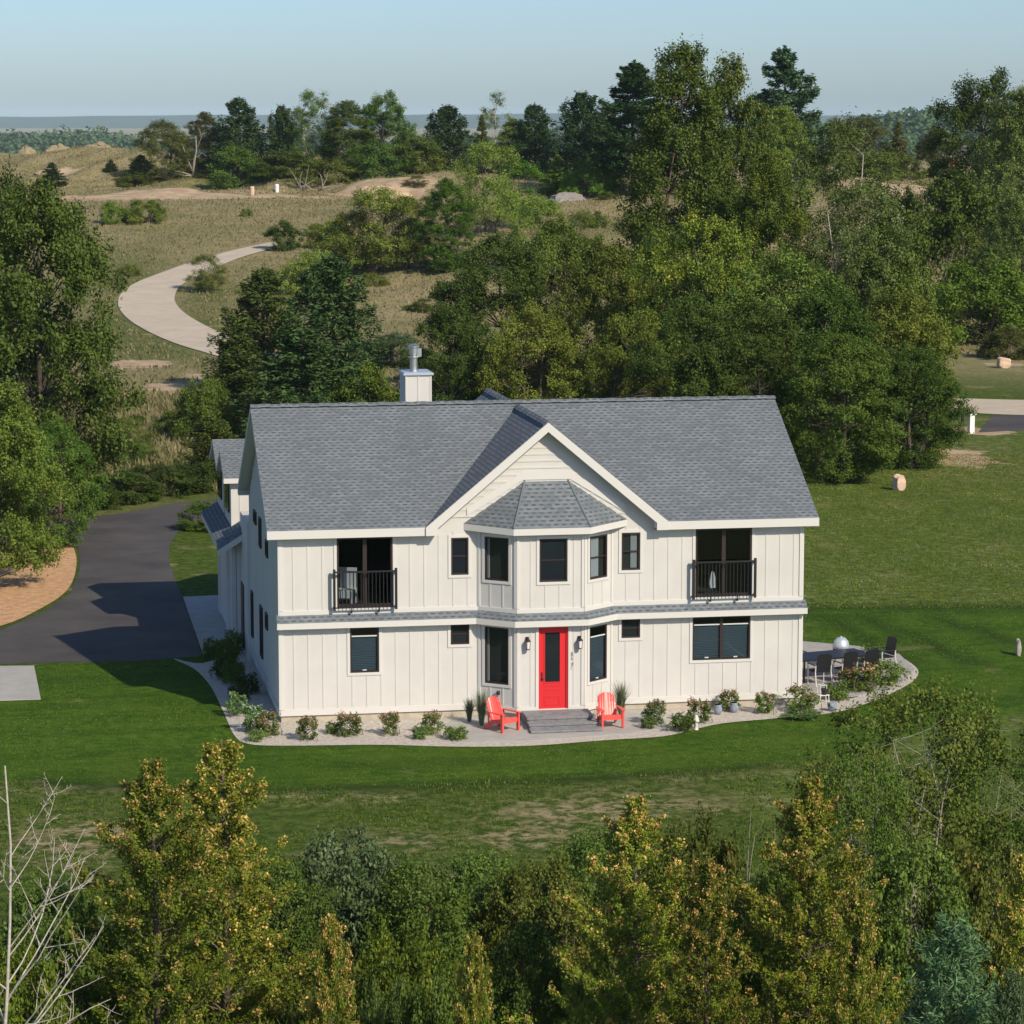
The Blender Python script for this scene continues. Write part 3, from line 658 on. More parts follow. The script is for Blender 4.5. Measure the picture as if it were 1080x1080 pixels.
fd.prism([(BX0 + .03, .04, -.3), (BF0 + .02, -BD + .03, -.3), (BF1 - .02, -BD + .03, -.3), (BX1 - .03, .04, -.3)], (0, 0, .52)); fd.build('foundation', M['foundation'], house)

# windows
for k in ('up_l', 'sq_l', 'sq_r'): window(front, *H_front[k], style='dark')
window(front, *H_front['up_r'], style='curtain_or_reflection', curtain_or_reflection=(.50, .88))
window(front, *H_front['low_l'], style='blind'); window(front, *H_front['low_r'], style='blind', mull=True)
window(bayf, *H_bf['up'], style='dark'); window(bayl, *H_bl['up'], style='curtain_or_reflection', rail=False, curtain_or_reflection=(.05, .16)); window(bayl, *H_bl['low'], style='curtain_or_reflection', rail=False, curtain_or_reflection=(.04, .14))  # lower window: pale strip stands in for a reflection on the glass
window(bayr, *H_br['up'], style='curtain_or_reflection', curtain_or_reflection=(.10, .62)); window(bayr, *H_br['low'], style='blind')
for i, h in enumerate(H_left): window(leftw, *h, style='dark', rail=False, casing=False, deep=0.04)

# Juliet balconies: sliding doors, room behind, railing
def juliet(h, rail):
    a, b, z0, z1 = h
    mb = MB(); fw = .06; m = (a + b) / 2
    for q in ((a, a + fw, z0, z1), (b - fw, b, z0, z1), (a + fw, b - fw, z1 - fw, z1), (a + fw, b - fw, z0, z0 + .09), (m - .06, m + .06, z0 + .09, z1 - fw)):
        mb.box(q[0], -.07, q[2], q[1], .012, q[3], front.T)
    f = mb.build('patio_door', M['bronze'], house)
    for s0, s1 in ((a + fw, m - .06), (m + .06, b - fw)):
        g = MB(); g.face([front.P(s0, -.03, z0 + .09), front.P(s1, -.03, z0 + .09), front.P(s1, -.03, z1 - fw), front.P(s0, -.03, z1 - fw)]); g.build('pane', M['clear_glass'], f)
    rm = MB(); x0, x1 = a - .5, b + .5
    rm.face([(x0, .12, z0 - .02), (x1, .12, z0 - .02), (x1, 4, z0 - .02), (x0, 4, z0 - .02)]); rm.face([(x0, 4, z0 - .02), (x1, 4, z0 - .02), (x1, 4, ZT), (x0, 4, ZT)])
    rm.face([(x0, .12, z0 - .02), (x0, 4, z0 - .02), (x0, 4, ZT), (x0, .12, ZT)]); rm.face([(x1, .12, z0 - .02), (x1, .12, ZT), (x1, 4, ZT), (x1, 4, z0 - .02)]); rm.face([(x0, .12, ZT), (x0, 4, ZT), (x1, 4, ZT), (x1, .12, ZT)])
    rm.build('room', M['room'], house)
    cs = MB(); c = .085
    for q in ((a - c, a, z0 - c, z1 + .03), (b, b + c, z0 - c, z1 + .03), (a, b, z0 - c, z0)): cs.box(q[0], .001, q[2], q[1], .026, q[3], front.T)
    cs.build('casing', M['trim'], f)
    r0, r1, q0, q1 = rail; r = MB(); o = .20
    for s in (r0, r1): r.box(s - .035, o - .035, q0 - .04, s + .035, o + .035, q1 + .06, front.T); r.box(s - .02, .028, q0 + .02, s + .02, o - .035, q0 + .06, front.T); r.box(s - .02, .028, q1 - .10, s + .02, o - .035, q1 - .06, front.T)
    for s in (r0 + (r1 - r0) * .28, r0 + (r1 - r0) * .72): r.box(s - .016, .03, q0 - .13, s + .016, o - .03, q0 - .09, front.T); r.box(s - .016, o - .03, q0 - .13, s + .016, o + .0, q0 + .02, front.T)
    rr = r.build('balcony_railing', M['black_metal'], house)
    t = MB(); t.box(r0 + .035, o - .035, q1 - .05, r1 - .035, o + .035, q1 - .005, front.T); t.build('top_rail', M['black_metal'], rr); t = MB(); t.box(r0 + .035, o - .02, q0 + .02, r1 - .035, o + .02, q0 + .055, front.T); t.build('bottom_rail', M['black_metal'], rr)
    bl = MB(); s = r0 + .13
    while s < r1 - .08: bl.box(s - .009, o - .009, q0 + .055, s + .009, o + .009, q1 - .05, front.T); s += .11
    bl.build('baluster', M['black_metal'], rr)
juliet(H_front['juliet_l'], (1.60, 3.42, 3.38, 4.50)); juliet(H_front['juliet_r'], (12.38, 14.27, 3.40, 4.50))

# front door
D0, D1, Z0, Z1 = H_bf['door']
dj = MB(); c = .05
for q in ((D0, D0 + c, Z0, Z1), (D1 - c, D1, Z0, Z1), (D0 + c, D1 - c, Z1 - c, Z1)): dj.box(q[0], -.10, q[2], q[1], -.005, q[3], bayf.T)
fdoor = dj.build('front_door', M['door_red'], house)
sl_ = MB(); a, b = D0 + c, D1 - c; g0, g1, gb, gt = D0 + .20, D1 - .245, 1.12, 2.60
for q in ((a, g0, Z0, Z1 - c), (g1, b, Z0, Z1 - c), (g0, g1, Z0, gb), (g0, g1, gt, Z1 - c)): sl_.box(q[0], -.09, q[2], q[1], -.05, q[3], bayf.T)
sl_.box(g0 - .02, -.05, .98, g1 + .02, -.038, 1.04, bayf.T); sl_.box(g0 - .02, -.05, .86, g1 + .02, -.04, .93, bayf.T)
for q in ((g0 - .02, g1 + .02, .42, .46), (g0 - .02, g1 + .02, .66, .70), (g0 - .02, g0 + .02, .46, .66), (g1 - .02, g1 + .02, .46, .66)): sl_.box(q[0], -.05, q[2], q[1], -.037, q[3], bayf.T)
for q in ((g0 - .03, g0, gb - .03, gt + .03), (g1, g1 + .03, gb - .03, gt + .03), (g0, g1, gb - .03, gb), (g0, g1, gt, gt + .03)): sl_.box(q[0], -.05, q[2], q[1], -.036, q[3], bayf.T)
leaf = sl_.build('door_leaf', M['door_red'], fdoor)
gp = MB(); gp.face([bayf.P(g0, -.07, gb), bayf.P(g1, -.07, gb), bayf.P(g1, -.07, gt), bayf.P(g0, -.07, gt)]); gp.build('pane', M['glass'], fdoor)
hd = MB(); hd.box(D0 + .09, -.05, 1.15, D0 + .13, -.035, 1.42, bayf.T); hd.tube([bayf.P(D0 + .11, -.035, 1.25), bayf.P(D0 + .11, .02, 1.25), bayf.P(D0 + .20, .02, 1.25)], .012, 6); hd.build('handle', M['black_metal'], fdoor)
cs = MB()
for q in ((D0 - .09, D0, Z0 - .02, Z1 + .06), (D1, D1 + .09, Z0 - .02, Z1 + .06), (D0, D1, Z1, Z1 + .06), (D0 - .09, D1 + .09, Z0 - .10, Z0 - .02)): cs.box(q[0], .001, q[2], q[1], .03, q[3], bayf.T)
cs.build('casing', M['trim'], fdoor)
def wall_lamp(s, z):
    mb = MB(); mb.box(s - .05, .001, z - .02, s + .05, .025, z + .2, bayf.T)
    mb.tube([bayf.P(s, .02, z + .16), bayf.P(s, .10, z + .22), bayf.P(s, .15, z + .18)], .012, 6)
    c = bayf.P(s, .15, z); mb.lathe([(.012, .19), (.03, .17), (.085, .10), (.09, .09)], c, 8); mb.lathe([(.07, -.13), (.06, -.15), (.02, -.17)], c, 8)
    for k in range(4):
        w_ = math.pi / 4 + k * math.pi / 2; mb.tube([c + np.array([.075 * math.cos(w_), .075 * math.sin(w_), .09]), c + np.array([.06 * math.cos(w_), .06 * math.sin(w_), -.13])], .010, 5)
    l = mb.build('wall_lamp', M['bronze'], house)
    gl = MB(); gl.lathe([(.07, .09), (.055, -.13)], c, 8); gl.build('lamp_glass', M['cloth'], l)
wall_lamp(.31, 2.30); wall_lamp(1.87, 2.28)
# house number: four small upright figures by the door, too small in the photo to read
hn = MB(); s0 = 1.62
for (z, seg) in ((2.0, 'tlbm'), (1.86, 'lm'), (1.72, 'rmb'), (1.58, 'l')):
    B = {'t': (0, .07, .09, .105), 'b': (0, .07, -.005, .01), 'm': (0, .07, .045, .06), 'l': (0, .016, 0, .1), 'r': (.054, .07, 0, .1)}
    for k in seg: q = B[k]; hn.box(s0 + q[0], .028, z - .1 + q[2], s0 + q[1], .04, z - .1 + q[3], bayf.T)
hn.build('house_number', M['number'], house)
hb = MB(); c = bayl.P(.72, .06, .82); hb.tube([bayl.P(.72, .0, .82), c], .03, 8); hb.lathe([(.05, -.09), (.06, -.02), (.04, .03)], c, 8); hb.build('hose_bib', M['bronze'], house)
ob = MB(); ob.box(3.1, .03, .62, 3.22, .06, .8, Wall((0, DY, 0), -Y3, -X3).T); ob.build('outlet_box', M['trim'], house)

# ---- roofs
def roof(polys, name, thick=.16, parent=None, trim=True):
    """polys: list of 3-D outlines of sloping planes; shingled top, white boards below and at the edges"""
    top, und = MB(), MB()
    for p in polys:
        P = [np.array(q, float) for q in p]; nn = np.zeros(3)
        for i in range(len(P)): nn += np.cross(P[i], P[(i + 1) % len(P)])
        nn = nrm(nn)
        if nn[2] < 0: nn = -nn; P = P[::-1]
        u = np.cross([0, 0, 1.0], nn); u = nrm(u); v = np.cross(nn, u)
        top.face(P, (Vector(u), Vector(v)))
        Q = [q - np.array([0, 0, thick]) for q in P]; und.face(Q[::-1])
        n = len(P)
        for i in range(n): und.face([P[i] - [0, 0, .012], Q[i], Q[(i + 1) % n], P[(i + 1) % n] - [0, 0, .012]])
        for i in range(n): top.face([P[i], P[i] - [0, 0, .012], P[(i + 1) % n] - [0, 0, .012], P[(i + 1) % n]], (Vector(u), Vector(v)))
    r = top.build(name, M['shingle'], house, fix=False)
    if trim: und.build('soffit', M['trim'], r, fix=False)
    return r
def main_z(y): return ZE + SL * (y + OH) if y <= DY / 2 else ZE + SL * (DY + OH - y)
gxl, gxr = GX - (GZ - ZE) / GS, GX + (GZ - ZE) / GS
yv = (GZ - ZE) / SL - OH
RFx0, RFx1 = -RX, WX + RX + .03
r1 = roof([[(RFx0, -OH, ZE), (gxl, -OH, ZE), (GX, yv, GZ), (gxr, -OH, ZE), (RFx1, -OH, ZE), (RFx1, DY / 2, ZR), (RFx0, DY / 2, ZR)],
           [(RFx0, DY / 2, ZR), (RFx1, DY / 2, ZR), (RFx1, DY + OH, ZE), (gxr, DY + OH, ZE), (GX, DY - yv, GZ), (gxl, DY + OH, ZE), (RFx0, DY + OH, ZE)]], 'roof')
GO = .37
roof([[(gxl, -OH, ZE + .004), (gxl, -GO, ZE + .004), (GX, -GO, GZ + .004), (GX, yv, GZ + .004)], [(gxr, -OH, ZE + .004), (GX, yv, GZ + .004), (GX, -GO, GZ + .004), (gxr, -GO, ZE + .004)],
      [(gxl, DY + OH, ZE + .004), (gxl, DY + GO, ZE + .004), (GX, DY + GO, GZ + .004), (GX, DY - yv, GZ + .004)], [(gxr, DY + OH, ZE + .004), (GX, DY - yv, GZ + .004), (GX, DY + GO, GZ + .004), (gxr, DY + GO, ZE + .004)]], 'gable_roof')
# ridge caps
rc = MB()
def cap(p, q, side, h=.05, wdt=.15, drop=.085):
    p, q = np.array(p, float), np.array(q, float); sd = np.array(side, float)
    L_ = np.linalg.norm(q - p); k = max(2, int(L_ / .3))
    for i in range(k):
        a = p + (q - p) * (i / k); b = p + (q - p) * ((i + 1.08) / k); e = np.array([0, 0, .012 * (i % 2)])
        for s in (1, -1):
            rc.face([a + [0, 0, h] + e, b + [0, 0, h] + e, b + sd * s * wdt + [0, 0, h - drop] + e, a + sd * s * wdt + [0, 0, h - drop] + e], (Vector(nrm(q - p)), Vector(sd)))
            rc.face([a + [0, 0, h] + e, a + sd * s * wdt + [0, 0, h - drop] + e, a + sd * s * wdt + [0, 0, h - drop - .03] + e, a + [0, 0, h - .03] + e], (Vector(nrm(q - p)), Vector(sd)))
cap((RFx0, DY / 2, ZR), (RFx1, DY / 2, ZR), (0, 1, 0)); cap((GX, -GO, GZ), (GX, DY + GO, GZ), (1, 0, 0), drop=.12)
rc.build('ridge_cap', M['shingle'], house, fix=False)
# fascia along the eaves, rake boards and cornice returns of the gables
fa = MB(); FT, FB = ZE - .014, ZE - .255
def fas(x0, x1, y): fa.box(x0, y - .025, FB, x1, y - .001, FT)
RT = 0.42
for x0, x1 in ((RFx0, GX - 3.28), (GX + 3.28, RFx1)): fas(x0, x1, -OH)
fas(RFx0, gxl, DY + OH + .026); fas(gxr, RFx1, DY + OH + .026)
# closed soffit boxes beneath the eaves
for y0, y1 in ((-OH + .001, -.002), (DY + .002, DY + OH - .001)):
    for x0, x1 in ((RFx0 + .002, GX - 3.28), (GX + 3.28, RFx1 - .002)): fa.box(x0, y0, FB + .002, x1, y1, FB + .03)
for x in (RFx0, RFx1):
    s = 1 if x > 0 else -1
    for yy in (-OH, DY):     # closed returns at the foot of the rakes
        xa, xb = (x, x + RX - .003) if s < 0 else (x - RX + .003, x)
        fa.box(xa + .002, yy + .002, FB - .02, xb, yy + OH - .002, FB + .002)
for yy, s in ((-GO, -1), (DY + GO, 1)):
    for sd in (-1, 1):
        xe = GX + sd * (GZ - ZE) / GS; xi = GX + sd * 3.28; Hh = .27
        # rake board, mitred at the apex, ending in a cornice return at the eave
        fa.prism([(GX, yy, GZ - .012), (xe, yy, ZE - .012), (xe + sd * (.0), yy, FB + .002), (xi, yy, FB + .002), (xi, yy, gz(xi) - Hh - .06), (GX, yy, GZ - .012 - Hh)], (0, s * .03, 0))
        ya, yb = (yy, -OH + .0) if s < 0 else (DY + OH, yy)
        fa.prism([(xi, -GO + .001 if s < 0 else DY + .003, FB + .002), (xi, -GO + .001 if s < 0 else DY + .003, gz(xi) - .20), (xi, -.003 if s < 0 else DY + GO - .001, gz(xi) - .20), (xi, -.003 if s < 0 else DY + GO - .001, FB + .002)], (sd * .02, 0, 0))
fa.build('fascia', M['trim'], house)

# skirt roof between the storeys, following the bay
def offset_path(o, ext):
    pts = [np.array([-ext, 0.]), ca[:2], cb_[:2], cd[:2], ce[:2], np.array([WX + ext, 0.])]
    seg = []
    for a, b in zip(pts, pts[1:]):
        u = (b - a) / np.linalg.norm(b - a); n_ = np.array([u[1], -u[0]]); seg.append((a + n_ * o, u))
    out = [seg[0][0]]
    for (p, u), (q, v) in zip(seg, seg[1:]):
        A = np.array([u, -v]).T; t = np.linalg.solve(A, q - p); out.append(p + u * t[0])
    out.append(seg[-1][0] + seg[-1][1] * np.linalg.norm(pts[-1] - pts[-2])); return out
PO = .27; inn, outr = offset_path(.0, .09), offset_path(PO, .09)
sk, su = MB(), MB()
for i in range(len(inn) - 1):
    a, b, c, d = inn[i], inn[i + 1], outr[i + 1], outr[i]
    u = (b - a) / np.linalg.norm(b - a); U3 = np.array([u[0], u[1], 0]); nn = np.array([u[1], -u[0], 0]); V3 = nrm(np.array([-nn[0] * PO, -nn[1] * PO, .20]))
    sk.face([(*d, 3.02), (*c, 3.02), (*b, 3.235), (*a, 3.235)], (Vector(U3), Vector(V3)))
    d2, c2 = d, c
    su.face([(*d, 3.008), (*d, 2.83), (*c, 2.83), (*c, 3.008)]); su.face([(*d, 2.83), (*a, 2.83), (*b, 2.83), (*c, 2.83)])
    sk.face([(*d, 3.02), (*d, 3.008), (*c, 3.008), (*c, 3.02)], (Vector(U3), Vector(V3)))
for k in (0, -1): a, d = inn[k], outr[k]; su.face([(*a, 2.83), (*d, 2.83), (*d, 3.01), (*a, 3.22)])
skr = sk.build('skirt_roof', M['shingle'], house, fix=False); su.build('skirt_fascia', M['trim'], skr, fix=False)
# bay roof
e0, e1, e2, e3 = (5.46, -.003, 5.80), (6.76, -BD - .27, 5.75), (9.06, -BD - .27, 5.75), (10.38, -.003, 5.80); t0, t1 = (7.28, -.003, 7.02), (8.58, -.003, 7.02)
br, bt = MB(), MB()
for p in ([e0, e1, t0], [e1, e2, t1, t0], [e2, e3, t1]):
    P = [np.array(q) for q in p]; nn = nrm(np.cross(P[1] - P[0], P[2] - P[0])); u = nrm(np.cross([0, 0, 1.], nn)); v = np.cross(nn, u); br.face(P, (Vector(u), Vector(v)))
bro = br.build('bay_roof', M['shingle'], house, fix=False)
dn = np.array([0, 0, .20])
for a, b in ((e0, e1), (e1, e2), (e2, e3)): bt.face([np.array(a) - [0, 0, .006], np.array(a) - dn, np.array(b) - dn, np.array(b) - [0, 0, .006]])
bt.face([np.array(e0) - dn, np.array(e3) - dn, np.array(e2) - dn, np.array(e1) - dn])
bt.build('bay_fascia', M['trim'], bro, fix=False)
for a, b in ((e1, t0), (e2, t1)):
    hp = MB(); hp.tube([np.array(a) + [0, 0, .0], np.array(b) + [0, 0, .0]], .035, 6); hp.build('hip_cap', M['shingle'], bro)
ft = MB()          # flat trim boards on the gable wall above the bay roof
ow = .24
for a, b in (((5.55, 6.02), (7.22, 7.05)), ((7.22, 7.05), (8.64, 7.05)), ((8.64, 7.05), (10.31, 6.02))):
    ft.prism([(a[0], -.026, a[1]), (b[0], -.026, b[1]), (b[0], -.026, b[1] + ow), (a[0], -.026, a[1] + ow)], (0, -.012, 0))
ft.build('gable_trim', M['trim'], bro)
# chimney
ch = MB(); ch.box(4.63, 6.35, 7.2, 5.47, 7.6, 9.62)
for x in (4.66, 5.05, 5.44): ch.box(x - .025, 6.335, 7.4, x + .025, 6.349, 9.6)
chim = ch.build('chimney', M['siding'], house)
cc = MB(); cc.box(4.57, 6.29, 9.621, 5.53, 7.66, 9.68); cc.prism([(4.6, 6.32, 9.681), (5.5, 6.32, 9.681), (5.5, 7.63, 9.681), (4.6, 7.63, 9.681)], (0, 0, .02)); cc.build('chimney_cap', M['flashing'], chim)
fl = MB(); fl.lathe([(.17, 0), (.14, .05), (.12, .06), (.12, .42), (.17, .43), (.17, .46), (.12, .47), (.12, .52), (.15, .54), (.15, .74), (.19, .76), (.19, .80), (.05, .85)], (4.98, 6.9, 9.70), 20)
fl.box(5.08, 6.82, 10.16, 5.22, 6.98, 10.42); fl.build('flue', M['steel'], chim, smooth=False)
# entry steps
st = MB()
for i, (y0, y1, zt) in enumerate(((-.88, -1.95, .30), (-1.95, -2.38, .20), (-2.38, -2.82, .10))):
    q = .02 * i; st.prism([(7.02 - q, y0, -.02), (9.02 + q, y0, -.02), (9.0 + q, y1, -.02), (7.04 - q, y1, -.02)], (0, 0, zt + .02))
    st.box(7.0 - q, y1 - .03, zt - .045, 9.04 + q, y1 + .3, zt + .012)
st.build('entry_steps', M['step_stone'], house)

# ---- garage wing at the back left, with its two dormers
def wl(x, y0): return Wall((x, y0, 0), -Y3, -X3)
wg = MB(); XW = -.36
def bx(mb, *a): mb.box(*a)
wg.prism([(XW + .12, 12.6, 0.0), (9, 12.6, 0.0), (9, 12.6, 5.5), (3.0, 12.6, 5.5), (XW + .12, 12.6, 3.55)], (0, 7.0, 0))
for y0, y1 in ((15.6, 16.0), (19.2, 19.6)): wg.box(XW, y0, 0, XW + .119, y1, 3.35)
wg.box(XW + .003, 16.0, 2.75, XW + .118, 19.2, 3.34)
wg.box(-.10, DY + .01, 0, 4, 12.59, 4.6)
wg.box(XW - .04, 12.61, 0, XW + .1, 12.85, 3.36)
wing = wg.build('garage_wing', M['siding'], house)
dd = MB(); dd.box(-.14, 11.3, .12, -.101, 12.2, 2.3); dd.build('side_door', M['bronze'], wing)
gd = MB()
for y0, y1 in ((16.0, 19.2),): gd.box(XW + .06, y0, .02, XW + .118, y1, 2.74)
gd.build('garage_door', M['trim'], wing)
ZW = lambda x: 3.60 + .63 * (x + .92)
roof([[(-.92, 12.2, 3.60), (4.6, 12.2, ZW(4.6)), (4.6, 19.9, ZW(4.6)), (-.92, 19.9, 3.60)], [(4.6, 12.2, ZW(4.6)), (9.6, 12.2, 3.9), (9.6, 19.9, 3.9), (4.6, 19.9, ZW(4.6))]], 'garage_roof', .2)
# small pent along the front rake of the wing roof
pm, pf = MB(), MB(); a0, a1 = np.array([-.92, 12.19, 3.60]), np.array([.30, 12.19, ZW(.30)]); o_ = np.array([0, -.36, -.20])
nn = nrm(np.cross(a1 - a0, -o_)); u = nrm(a1 - a0)
pm.face([a0 + o_, a1 + o_, a1, a0], (Vector(u), Vector(nrm(-o_)))); pf.prism([a0 + o_ - [0, 0, .004], a1 + o_ - [0, 0, .004], a1 + o_ - [0, 0, .22], a0 + o_ - [0, 0, .22]], (0, .03, 0))
pmo = pm.build('rake_skirt', M['shingle'], wing, fix=False); pf.build('rake_board', M['trim'], pmo)
for yc in (14.85, 18.25):
    dm = MB(); x0 = -.33; w2 = 1.42; zb, ze, zr_ = 3.4, 5.72, 6.40
    dm.box(x0, yc - w2, zb, 4.0, yc + w2, ze); dm.prism([(x0, yc - w2, ze), (x0, yc + w2, ze), (x0, yc, zr_ - .1)], (4.2, 0, 0))
    q = x0 + .3
    while q < 2: dm.box(q - .025, yc - w2 - .018, zb, q + .025, yc - w2 - .001, ze - .1); q += .42
    d_ = dm.build('dormer', M['siding'], house)
    wv = Wall((x0, yc, 0), -Y3, -X3)
    wn = MB(); wn.box(-.85, .002, 4.35, -.05, .05, 5.55, wv.T); wn.box(.05, .002, 4.35, .85, .05, 5.55, wv.T); wn.build('window', M['glass'], d_)
    top = MB(); und = MB()
    for s in (-1, 1):
        P = [np.array(p) for p in ((x0 - .26, yc, zr_), (4.4, yc, zr_), (4.4, yc + s * (w2 + .28), ze - .08), (x0 - .26, yc + s * (w2 + .28), ze - .08))]
        nn = nrm(np.cross(P[1] - P[0], P[2] - P[0])); nn = nn if nn[2] > 0 else -nn; u = nrm(np.cross([0, 0, 1.], nn)); v = np.cross(nn, u)
        top.face(P, (Vector(u), Vector(v)))
        Q = [p - [0, 0, .18] for p in P]; und.face(Q)
        for i in range(4): j = (i + 1) % 4; und.face([P[i] - [0, 0, .01], Q[i], Q[j], P[j] - [0, 0, .01]])
    rr = top.build('dormer_roof', M['shingle'], d_, fix=False); und.build('dormer_fascia', M['trim'], d_, fix=False)

# ------------------------------------------------------------------ trees and shrubs: prototypes (built once, copied as linked things)
def limb_path(a, b, rng, sag=0.15, n=5):
    a, b = np.array(a, float), np.array(b, float); L_ = np.linalg.norm(b - a); k = rng.normal(size=3) * L_ * 0.085
    return [a + (b - a) * t + k * math.sin(math.pi * t) + np.array([0, 0, sag * L_ * (t * t - t)]) for t in np.linspace(0, 1, n)]
def decid(seed, h=12, r=4.5, base=1.6, clumps=60, per=420, leaf=0.26, prof=None, stems=1, trunk_r=0.22, clump_r=0.9, spread=0.0, aspect=0.62, loose=0.55, flat=0.75):
    """broadleaf: returns (wood mesh builder, leaf quads)"""
    rng = np.random.default_rng(seed); wood = MB(); 
    if leaf > .15: leaf *= .70; per = int(per * 1.9)
    prof = prof or [(0, .55), (.2, .9), (.45, 1.0), (.7, .82), (.88, .5), (1, .12)]
    pt, pr_ = zip(*prof)
    lob = rng.uniform(-1, 1, 6)
    C = []
    tries = 0
    while len(C) < clumps and tries < 6000:
        tries += 1; t = rng.uniform(0, 1) ** 0.9; a = rng.uniform(0, 2 * math.pi)
        R = np.interp(t, pt, pr_) * r * (1 + .16 * lob[0] * math.sin(a + lob[1] * 3) + .14 * math.sin(2 * a + lob[2] * 5 + t * 4) + .10 * math.sin(3 * a + lob[3] * 6 - t * 7))
        rho = R * (0.38 + 0.62 * math.sqrt(rng.uniform(0, 1)))
        p = np.array([rho * math.cos(a), rho * math.sin(a), base + t * (h - base)])
        if all(np.linalg.norm((p - q) * [1, 1, 1.25]) > clump_r * 0.72 for q in C): C.append(p)
    C = np.array(C)
    # trunks
    tops = []
    for s in range(stems):
        ang = 2 * math.pi * s / max(1, stems) + rng.uniform(0, 1); off = spread * r
        tip = np.array([off * math.cos(ang), off * math.sin(ang), h * rng.uniform(.78, .92)]); b0 = np.array([.12 * stems * math.cos(ang), .12 * stems * math.sin(ang), -.2]) if stems > 1 else np.array([0, 0, -.2])
        path = limb_path(b0, tip, rng, 0, 8); wood.tube(path, list(np.linspace(trunk_r * 1.15, trunk_r * .14, 8)), 8); tops.append(path)
    for p in C:
        path = tops[rng.integers(len(tops))]; zb = max(base * .6, p[2] - rng.uniform(.5, 1.0) * (0.6 + 0.6 * math.hypot(p[0], p[1])))
        q = min(path, key=lambda v: abs(v[2] - zb)); rad = trunk_r * .34 * (1 - q[2] / h * .7)
        wood.tube(limb_path(q, p, rng, .12, 5), [rad, rad * .75, rad * .5, rad * .3, rad * .12], 5, False)
    out = []
    cen = np.array([0, 0, base + (h - base) * .42])
    for p in C:
        cr = clump_r * rng.uniform(.7, 1.25); n = int(per * rng.uniform(.7, 1.3) * (cr / clump_r) ** 2)
        kt = 8; td = nrm(rng.normal(size=(kt, 3)) + nrm(p - cen) * .55 + [0, 0, .15]); tl = cr * rng.uniform(.55, 1.35, kt)
        j = rng.integers(kt, size=n); v = (.15 + .95 * rng.uniform(0, 1, n) ** loose)[:, None]
        P = p + td[j] * tl[j][:, None] * v * np.array([1, 1, flat]) + rng.normal(size=(n, 3)) * cr * .17
        o = nrm(P - p) * .35 + nrm(P - cen) * .55
        out.append(leafq(P, leaf, rng, o, .6, .7, aspect))
    # scattered leaves loosen the outline
    n = int(per * clumps * .10); k = rng.integers(len(C), size=n); P = C[k] + nrm(rng.normal(size=(n, 3))) * clump_r * rng.uniform(.6, 1.25, n)[:, None]
    out.append(leafq(P, leaf, rng, nrm(P - cen), .5, .5, aspect))
    V = np.concatenate(out); return wood, V[V[:, :, 2].min(1) > .02]
def conifer(seed, h=10, r=3.2, base=.8, dz=.55, nb=6, leaf=.30, dens=34, droop=-.1, up=.25, pw=.8, irregular=.25, aspect=.34, trunk_r=.17, plate=.35, top_open=0.0, taper0=.75):
    """pine/spruce: whorled limbs carrying needle sprays"""
    rng = np.random.default_rng(seed); wood = MB(); wood.tube([(0, 0, -.2), (rng.normal() * .1, rng.normal() * .1, h * .5), (0, 0, h)], [trunk_r * 1.1, trunk_r * .65, .02], 8)
    out = []; z = base
    while z < h - .15:
        t = (z - base) / (h - base); L0 = r * min(1, taper0 + t * 1.6) * (1 - t ** 1.25) ** pw + .16
        k = max(3, int(nb * rng.uniform(.75, 1.25))); a0 = rng.uniform(0, 6.28)
        for j in range(k):
            if rng.uniform() < irregular * .5: continue
            a = a0 + 6.283 * j / k + rng.normal() * .25; L_ = L0 * rng.uniform(1 - irregular * 1.6, 1 + irregular * .7)
            rise = L_ * (up + (droop - up) * (1 - t) + rng.normal() * .07); e = np.array([math.cos(a) * L_, math.sin(a) * L_, z + rise]); s = np.array([0, 0, z])
            path = limb_path(s, e, rng, .16, 5); br_ = max(.012, trunk_r * .25 * (1 - t)); wood.tube(path, [br_, br_ * .8, br_ * .55, br_ * .35, br_ * .15], 4, False)
            n = max(6, int(dens * L_ / 1.0)); u = .18 + .82 * rng.uniform(0, 1, n) ** .7; idx = np.clip((u * 4).astype(int), 0, 3); fr = (u * 4 - idx)[:, None]
            pp = np.array(path); P = pp[idx] * (1 - fr) + pp[idx + 1] * fr
            wd = L_ * .30 * (1.15 - u) + .10; side = np.array([-math.sin(a), math.cos(a), 0])
            sgn = rng.normal(size=n) * .6; P = P + side * (sgn * wd)[:, None] + np.array([0, 0, 1]) * (rng.normal(size=n) * plate * .35 * (.4 + .3 * L_))[:, None]
            td = nrm(np.array([math.cos(a), math.sin(a), .35]) + side * np.sign(sgn)[:, None] * .5)
            out.append(leafq(P, leaf, rng, None, 0, 1.0, aspect, td, .45))
        z += dz * rng.uniform(.8, 1.2) * (1 - .45 * t)
    n = 40; P = np.array([0, 0, h - .25]) + rng.normal(size=(n, 3)) * [.08, .08, .22]; out.append(leafq(P, leaf * .8, rng, None, 0, .3, aspect, np.array([0, 0, 1.0]), .4))
    return wood, np.concatenate(out)
